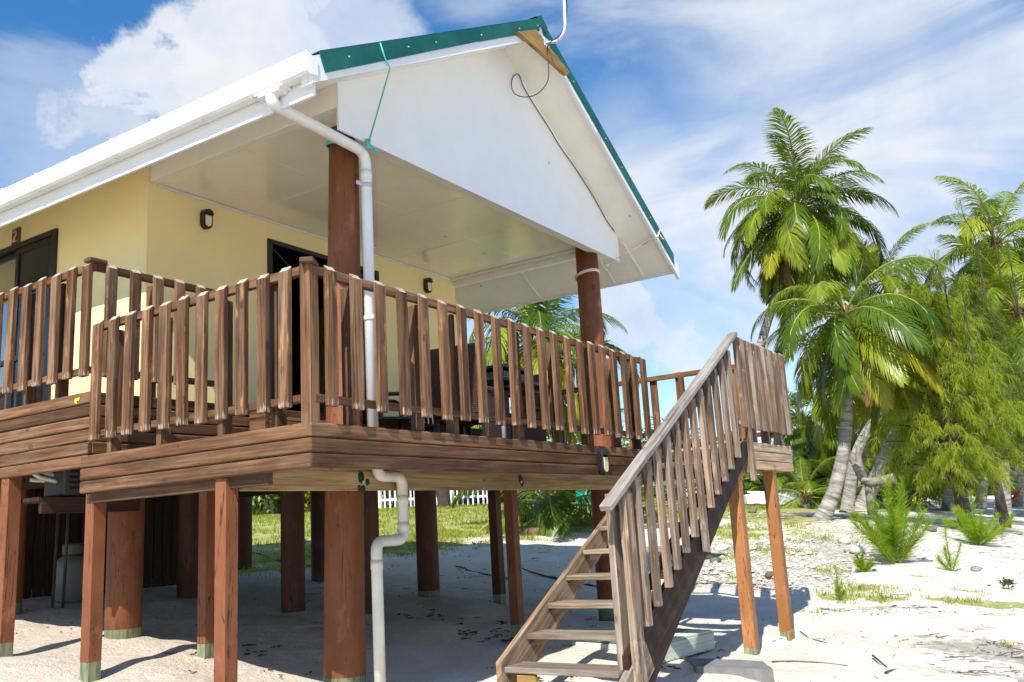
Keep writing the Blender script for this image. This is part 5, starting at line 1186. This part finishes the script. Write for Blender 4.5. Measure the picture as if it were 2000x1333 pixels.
# ================================================================== GARDEN OBJECTS
# white fence
fa, fb_ = at(742, 990, 34), at(955, 985, 34)
fn = thing('white_fence', 'white picket fence with rails at the back of the lawn', 'fence', tuple(fa)); n_ = 22
for k in range(n_):
    p_ = fa.lerp(fb_, k/(n_-1)); z_ = gh(p_.x, p_.y); big = k % 7 == 0
    w_ = .13 if big else .06; MB().abox(p_.x-w_/2, p_.x+w_/2, p_.y-w_/2, p_.y+w_/2, z_-.1, z_+(1.35 if big else 1.25), .008).obj('post' if big else 'paling', 'boat_white', fn)
for hh_ in (.35, 1.1):
    p0, p1 = fa.copy(), fb_.copy(); p0.z = gh(p0.x, p0.y)+hh_; p1.z = gh(p1.x, p1.y)+hh_; MB().beam(p0, p1, .05, .09).obj('rail', 'boat_white', fn)
# dark pavilion behind the fence
pv = gput(905, 985, 40); pvt = thing('garden_shed', 'dark open shed behind the white fence', 'shed', tuple(pv))
MB().abox(pv.x-.1, pv.x+.1, pv.y-3.2, pv.y+3.2, pv.z-.2, pv.z+2.3).obj('back_wall', 'dark_panel', pvt)
MB().abox(pv.x-2.2, pv.x+.3, pv.y-3.4, pv.y+3.4, pv.z+2.301, pv.z+2.45).obj('roof', 'far_roof', pvt)
for yy_ in (-3, 0, 3): MB().abox(pv.x-2.05, pv.x-1.95, pv.y+yy_-.05, pv.y+yy_+.05, pv.z-.1, pv.z+2.3).obj('post', 'boat_white', pvt)
# green tank
tk = gput(1150, 985, 31); tt_ = thing('water_tank', 'green plastic water tank on the lawn', 'tank', tuple(tk))
MB().tube([tk+Vector((0, 0, z)) for z in (-.1, .02, .3, .32, .7, .72, 1.1, 1.2)], [.42, .44, .44, .425, .44, .425, .44, .30], 24).obj('tank_body', 'tank_green', tt_); MB().tube([tk+Vector((0, 0, 1.2)), tk+Vector((0, 0, 1.27))], .16, 14).obj('lid', 'tank_green', tt_)
# charred stump and coconut, log
sp_ = gpt(1022, 1018); s_ = thing('charred_stump', 'small charred black stump on the lawn', 'stump', tuple(sp_)); MB().tube([sp_+Vector((0, 0, z)) for z in (-.05, .05, .25, .42)], [.20, .17, .17, .12], 9).obj('stump_body', 'litter_black', s_)
for k in range(4): MB().tube([sp_+Vector((.1*math.cos(k*1.6), .1*math.sin(k*1.6), .38)), sp_+Vector((.15*math.cos(k*1.6), .15*math.sin(k*1.6), .58))], [.03, .006], 5).obj('splinter', 'litter_black', s_)
cp_ = gpt(1069, 1032); prop(MB().blob(cp_+Vector((0, 0, .10)), .13, 14, 10, 0, .02, (1, 1, .95)).obj('fallen_coconut', 'coral_white'), 'pale round coconut lying beside the young palm', 'coconut')
lg = gpt(1035, 1047); prop(MB().tube([lg+Vector((-.18, .2, .03)), lg+Vector((0, .02, .08)), lg+Vector((.15, -.18, .06)), lg+Vector((.22, -.26, .04))], [.05, .10, .09, .03], 9).obj('driftwood_log', 'husk_brown'), 'short brown log lying on the patchy grass', 'log')
# upturned boat
ba, bb = gpt(1458, 984), gpt(1564, 987); ba, bb = at(1455, 982, 31), at(1566, 984, 31)
for p_ in (ba, bb): p_.z = gh(p_.x, p_.y)
bt = thing('upturned_boat', 'white boat hull lying upside down on the lawn', 'boat', tuple((ba+bb)/2)); ax_ = (bb-ba).normalized(); sd_ = Vector((-ax_.y, ax_.x, 0)).normalized(); h_ = MB(); n1, n2 = 15, 9; v0 = 0
for i in range(n1):
    s_ = i/(n1-1); wd = .62*math.sin(PI*(.12+.80*s_))**.6; ht = .44*(.72+.28*math.sin(PI*s_)); c0 = ba.lerp(bb, s_); c0.z = gh(c0.x, c0.y)+.06
    for j in range(n2): a = PI*j/(n2-1); h_.v.append(c0+sd_*(wd*math.cos(a))+Vector((0, 0, ht*math.sin(a)**.7)))
for i in range(n1-1):
    for j in range(n2-1): h_.face((i*n2+j, (i+1)*n2+j, (i+1)*n2+j+1, i*n2+j+1), None, 0, True)
h_.face(list(range(n2))); h_.face([(n1-1)*n2+j for j in range(n2)][::-1]); h_.obj('hull', 'boat_white', bt)
c0 = ba.lerp(bb, .5); MB().beam(ba.lerp(bb, .06)+Vector((0, 0, .48)), ba.lerp(bb, .94)+Vector((0, 0, .48)), .05, .06).obj('keel', 'boat_white', bt)
for sg in (-1, 1): MB().beam(ba.lerp(bb, .08)+sd_*.5*sg+Vector((0, 0, .08)), ba.lerp(bb, .92)+sd_*.5*sg+Vector((0, 0, .08)), .05, .05).obj('gunwale', 'grey_metal', bt)
# far house
fp = gput(1470, 970, 46); fh = thing('far_house', 'pale house with mint roof and lattice verandah behind the boat', 'house', tuple(fp)); u_ = Vector((ray(1600, 950)-ray(1400, 950))); u_.z = 0; u_.normalize(); v_ = Vector((-u_.y, u_.x, 0))
if v_.dot(Vector(ray(1470, 950))) < 0: v_ = -v_
def FB(name, mat, a0, a1, b0_, b1, z0, z1, par=fh):
    c = fp+u_*(a0+a1)/2+v_*(b0_+b1)/2+Vector((0, 0, (z0+z1)/2)); return MB().box(c, u_, v_, ez, a1-a0, b1-b0_, z1-z0, .01).obj(name, mat, par)
FB('wall', 'far_wall', -4, 2.6, 1.6, 5, -.2, 2.3); 
rf_ = MB(); z0 = 1.95; A = [fp+u_*a+v_*b+Vector((0, 0, z0)) for a, b in ((-5, -.6), (3.4, -.6), (3.4, 5.6), (-5, 5.6))]; Rg = [fp+u_*a+v_*2.5+Vector((0, 0, z0+1.55)) for a in (-2.2, .6)]
for f in ((A[0], A[1], Rg[1], Rg[0]), (A[2], A[3], Rg[0], Rg[1]), (A[1], A[2], Rg[1]), (A[3], A[0], Rg[0]), (A[3], A[2], A[1], A[0])): rf_.poly(f)
rf_.obj('roof', 'far_roof', fh)
for a in np.arange(-4.6, 3.2, 1.25): FB('verandah_post', 'boat_white', a-.06, a+.06, -.12, 0, -.1, 1.94)
FB('verandah_rail', 'boat_white', -4.5, 3.0, -.09, -.03, .82, .90); FB('verandah_floor', 'far_wall', -4.6, 3.1, -.2, 1.59, -.2, .05)
for a in np.arange(-4.4, 2.9, .3): FB('lattice_slat', 'boat_white', a-.02, a+.02, -.075, -.045, .06, .81)
for a in (-3, -1.2, .8): wf = FB('window', 'boat_white', a-.5, a+.5, 1.54, 1.598, .8, 1.8); FB('pane', 'dark_panel', a-.42, a+.42, 1.52, 1.539, .88, 1.72, wf)
# fallen log between the palms
lgp = [at(1600, 825, 25.5), at(1640, 870, 25.3), at(1668, 905, 25.2), at(1690, 940, 25.0), at(1720, 940, 24.8), at(1748, 935, 24.6)]
lt = thing('fallen_tree', 'grey weathered dead trunk lying propped among the palms', 'log', tuple(lgp[3]))
MB().tube(catmull(lgp[2:], 5), [.10+.004*i for i in range(16)], 9).obj('trunk', 'dead_wood', lt); MB().tube(catmull([lgp[0], lgp[1], lgp[2], lgp[3]], 4), [.08]*13, 8).obj('branch', 'dead_wood', lt)
MB().tube(catmull([at(1690, 945, 25), at(1678, 905, 25.2), at(1676, 870, 25.3)], 4), [.12, .12, .11, .1, .1, .09, .08, .06, .03], 8).obj('branch', 'dead_wood', lt)
MB().tube([at(1695, 945, 25), gput(1700, 985, 25)-Vector((0, 0, .1))], [.1, .12], 8).obj('prop_branch', 'dead_wood', lt)
# hammock
h0_, h1_ = at(1935, 958, 30), at(1995, 950, 30); hm = []
for i in range(13):
    s_ = i/12; p_ = h0_.lerp(h1_, s_); p_.z -= .42*math.sin(PI*s_)+.02; hm.append(p_)
prop(MB().tube(hm, [.02]+[.05+.10*math.sin(PI*i/12) for i in range(1, 12)]+[.02], 8, section=[(.35*math.cos(a*PI/4), math.sin(a*PI/4)) for a in range(8)]).obj('hammock', 'hammock_orange'), 'orange hammock slung between the far palm trunks', 'hammock')

# ================================================================== GROUND COVER
rs = random.Random(77)
def scatter(n, x0, x1, y0, y1, fn):
    xs = rng.uniform(x0, x1, n); ys = rng.uniform(y0, y1, n); g_, r_m, l_m = masks(xs, ys); pr = fn(g_, r_m, l_m, xs, ys); keep = rng.random(n) < pr
    xs, ys = xs[keep], ys[keep]; return xs, ys, ghs(xs, ys)
class Fast:
    def __init__(s): s.v = []; s.f = []
def build_fast(name, v, f, mat, kind, label, cat):
    me = bpy.data.meshes.new(name); me.from_pydata(v, [], f); me.uv_layers.new(name='UVMap'); o = mobj(name, me, None, None, mat); prop(o, label, cat, kind=kind); return o
# grass
V, F = [], []
for (n, box_, hh_, wd) in ((30000, (6.5, 16, -3.2, 9), .055, .007), (42000, (2, 30, 4.5, 24), .07, .012)):
    xs, ys, zs = scatter(n, *box_, lambda g_, r_m, l_m, X_, Y_: np.clip(g_*1.1*(vnoise(X_, Y_, 2.6, 8) > .36), 0, 1))
    for x, y, z in zip(xs, ys, zs):
        for k in range(3):
            a = rs.uniform(0, 6.28); h = hh_*rs.uniform(.5, 1.4); dx_, dy_ = math.cos(a), math.sin(a); px_, py_ = x+rs.uniform(-.05, .05), y+rs.uniform(-.05, .05); i = len(V)
            V += [(px_-dy_*wd, py_+dx_*wd, z-.01), (px_+dy_*wd, py_-dx_*wd, z-.01), (px_+dx_*h*.7, py_+dy_*h*.7, z+h)]; F.append((i, i+1, i+2))
build_fast('lawn_grass', V, F, 'grass_blade', 'stuff', 'patchy short green grass on the sand', 'grass')
# coral rubble
OCT = [(1, 0, 0), (0, 1, 0), (-1, 0, 0), (0, -1, 0), (0, 0, 1), (0, 0, -.6)]; OF = [(0, 1, 4), (1, 2, 4), (2, 3, 4), (3, 0, 4), (1, 0, 5), (2, 1, 5), (3, 2, 5), (0, 3, 5)]
def pebbles(n, box_, fn, smin, smax):
    V, F = [], []
    xs, ys, zs = scatter(n, *box_, fn)
    for x, y, z in zip(xs, ys, zs):
        s_ = smin+(smax-smin)*rs.random()**3; a = rs.uniform(0, 6.28); ca, sa = math.cos(a), math.sin(a); i = len(V); q = [rs.uniform(.7, 1.3) for _ in range(3)]
        for (u, v, w_) in OCT:
            j = rs.uniform(.75, 1.2); V.append((x+s_*j*(u*ca*q[0]-v*sa*q[1]), y+s_*j*(u*sa*q[0]+v*ca*q[1]), z+s_*.25+s_*j*w_*.6*q[2]))
        F += [tuple(i+k for k in f) for f in OF]
    return V, F
V, F = pebbles(34000, (6.0, 22, -3.6, 7), lambda g_, r_m, l_m, X_, Y_: np.clip(r_m*.85*(vnoise(X_, Y_, .8, 12)*1.5-.1)+.008, 0, 1), .010, .060)
build_fast('coral_rubble', V, F, 'coral_white', 'stuff', 'pale broken coral rubble scattered on the sand', 'rubble')
V, F = pebbles(5000, (3, 20, -3.4, 8), lambda g_, r_m, l_m, X_, Y_: np.clip(r_m*.6*(vnoise(X_, Y_, .9, 14) > .55)+.55*np.exp(-((Y_+2.45+.09*(X_-9))/.18)**2)*((X_ > 8) & (X_ < 13.5)), 0, 1), .012, .05)
build_fast('grey_rubble', V, F, 'coral_grey', 'stuff', 'grey coral fragments lying in a band on the sand', 'rubble')
V, F = pebbles(30000, (-3, 14, -5, 6), lambda g_, r_m, l_m, X_, Y_: .05+.5*l_m+.16*(vnoise(X_, Y_, 1.4, 33) > .64), .004, .015)
build_fast('sand_specks', V, F, 'litter_black', 'stuff', 'tiny dark specks of litter on the shaded sand', 'litter')
# twigs and leaf litter
V, F = [], []
def twig(V, F, p, a, L_, r_, curve):
    P_ = [Vector((p[0]+L_*(s_-.5)*math.cos(a)-curve*math.sin(PI*s_)*math.sin(a), p[1]+L_*(s_-.5)*math.sin(a)+curve*math.sin(PI*s_)*math.cos(a), 0)) for s_ in (0, .33, .66, 1)]
    i = len(V); t_ = Vector((-math.sin(a), math.cos(a), 0))
    for k, q in enumerate(P_):
        z = gh(q.x, q.y) if L_ > .3 else p[2]; rr_ = r_*(1-.6*k/3); V.extend([(q.x-t_.x*rr_, q.y-t_.y*rr_, z+.004), (q.x+t_.x*rr_, q.y+t_.y*rr_, z+.004), (q.x, q.y, z+.004+1.7*rr_)])
    for k in range(3):
        b = i+3*k
        for u, v in ((0, 1), (1, 2), (2, 0)): F.append((b+u, b+v, b+3+v, b+3+u))
xs, ys, zs = scatter(16000, 4, 21, -5.5, 5, lambda g_, r_m, l_m, X_, Y_: np.clip(l_m*.95+.015, 0, 1))
for x, y, z in zip(xs, ys, zs): twig(V, F, (x, y, z), rs.gauss(-.55, .7), rs.uniform(.05, .28), rs.uniform(.0025, .006), rs.uniform(-.03, .03))
build_fast('twig_litter', V, F, 'twig_brown', 'stuff', 'brown twig and leaf litter on the sand', 'litter')
V, F = [], []
xs, ys, zs = scatter(900, 0, 5.5, -1.0, 2.6, lambda g_, r_m, l_m, X_, Y_: np.clip((vnoise(X_, Y_, 1.3, 21) > .62)*.5+.05, 0, 1))
for x, y, z in zip(xs, ys, zs):
    for _ in range(3): twig(V, F, (x+rs.uniform(-.05, .05), y+rs.uniform(-.05, .05), z), rs.uniform(0, 6.28), rs.uniform(.03, .09), rs.uniform(.003, .007), rs.uniform(-.02, .02))
build_fast('dead_seaweed', V, F, 'litter_black', 'stuff', 'small dark clumps of dried weed on the shaded sand', 'litter')
for k, (p0, p1, r_, cv, lb) in enumerate((((1508, 1296), (1655, 1304), .010, .12, 'long curved twig lying on the sand right of the concrete slab'), ((1705, 1283), (1733, 1307), .012, .0, 'short straight stick lying on open sand'), ((1731, 1318), (1760, 1309), .012, .04, 'crooked stick near the bottom edge'), ((1563, 1236), (1594, 1265), .007, .02, 'thin pale stalk beside the far landing post'), ((1630, 1328), (1687, 1323), .008, .01, 'thin straight twig at the bottom edge of the sand'), ((1590, 1252), (1625, 1262), .008, .05, 'forked twig on the sand right of the landing posts'))):
    a_, b_ = gpt(*p0), gpt(*p1); d_ = b_-a_; V, F = [], []; m_ = (a_+b_)/2
    twig(V, F, (m_.x, m_.y, 0), math.atan2(d_.y, d_.x), max(.31, d_.length), r_, cv*d_.length)
    me = bpy.data.meshes.new('stick'); me.from_pydata(V, [], F); prop(mobj('stick', me, None, None, 'twig_brown'), lb, 'stick', 'sticks on the sand')
# larger stones
ST = [(1378, 1093, .14, 'rock_dark', 'dark stone in the rubble by the staircase'), (1398, 1100, .10, 'rock_dark', 'smaller dark stone in the rubble by the staircase'), (1410, 1075, .12, 'coral_white', 'pale coral block in the rubble beside the stair balusters'), (1675, 1080, .13, 'coral_white', 'pinkish coral boulder on the rubble left of the sapling'), (1650, 1062, .12, 'coral_white', 'grey-white coral block above the pinkish boulder'), (1908, 1116, .09, 'coral_grey', 'grey stone lying on open sand'), (1820, 1038, .12, 'rock_dark', 'stone at the foot of the casuarina trunk'), (1862, 1032, .18, 'rock_dark', 'dark stump-like rock right of the casuarina trunk'), (1440, 1110, .10, 'coral_white', 'pale coral block between the landing posts'), (1505, 1128, .09, 'husk_brown', 'reddish husk in the rubble behind the landing post'), (1470, 1002, .12, 'rock_dark', 'dark lump on the lawn edge in front of the boat')]
for k, (px, py, r_, mt, lb) in enumerate(ST):
    p_ = gpt(px, py); random.seed(300+k); prop(MB().blob(p_+Vector((0, 0, r_*.3)), r_, 11, 8, 0, .16, (1.2, .9, .6)).obj('beach_stone', mt), lb, 'stone', 'loose stones')
# small leafy plant on the sand
p_ = gpt(1970, 1148); th = thing('beach_plant', 'small dark green leafy plant on the sand at the right', 'plant', tuple(p_)); b_ = MB(); rr2 = random.Random(4); leaves(b_, p_+Vector((0, 0, .07)), (.10, .10, .07), 60, .045, rr2, .2); b_.obj('foliage', 'bush_leaf', th); MB().tube([p_-Vector((0, 0, .03)), p_+Vector((0, 0, .08))], .006, 5).obj('stem', 'tree_bark', th)
p_ = gpt(1855, 1268)

for k, (pp_, r_, lb) in enumerate(((((470, 1078), (510, 1084), (545, 1098), (590, 1104), (640, 1112)), .022, 'dark exposed root on the slope under the house, left'), (((850, 1098), (905, 1112), (960, 1126), (1010, 1136)), .020, 'dark exposed root on the slope behind the downpipe'), (((1005, 1108), (1060, 1124), (1120, 1140), (1185, 1150)), .022, 'dark exposed root on the slope behind the stairs'))):
    q_ = [gpt(*p) for p in pp_]; q_ = [Vector((p.x, p.y, gh(p.x, p.y)+.004)) for p in q_]; cv_ = catmull(q_, 5); cv_ = [p+Vector((rs.uniform(-.03, .03), rs.uniform(-.03, .03), rs.uniform(-.008, .01))) for p in cv_]
    prop(MB().tube(cv_, [r_*(1-.7*abs(i/(len(cv_)-1)*2-1))*rs.uniform(.7, 1.2) for i in range(len(cv_))], 6).obj('exposed_root', 'twig_brown'), lb, 'root', 'exposed roots')
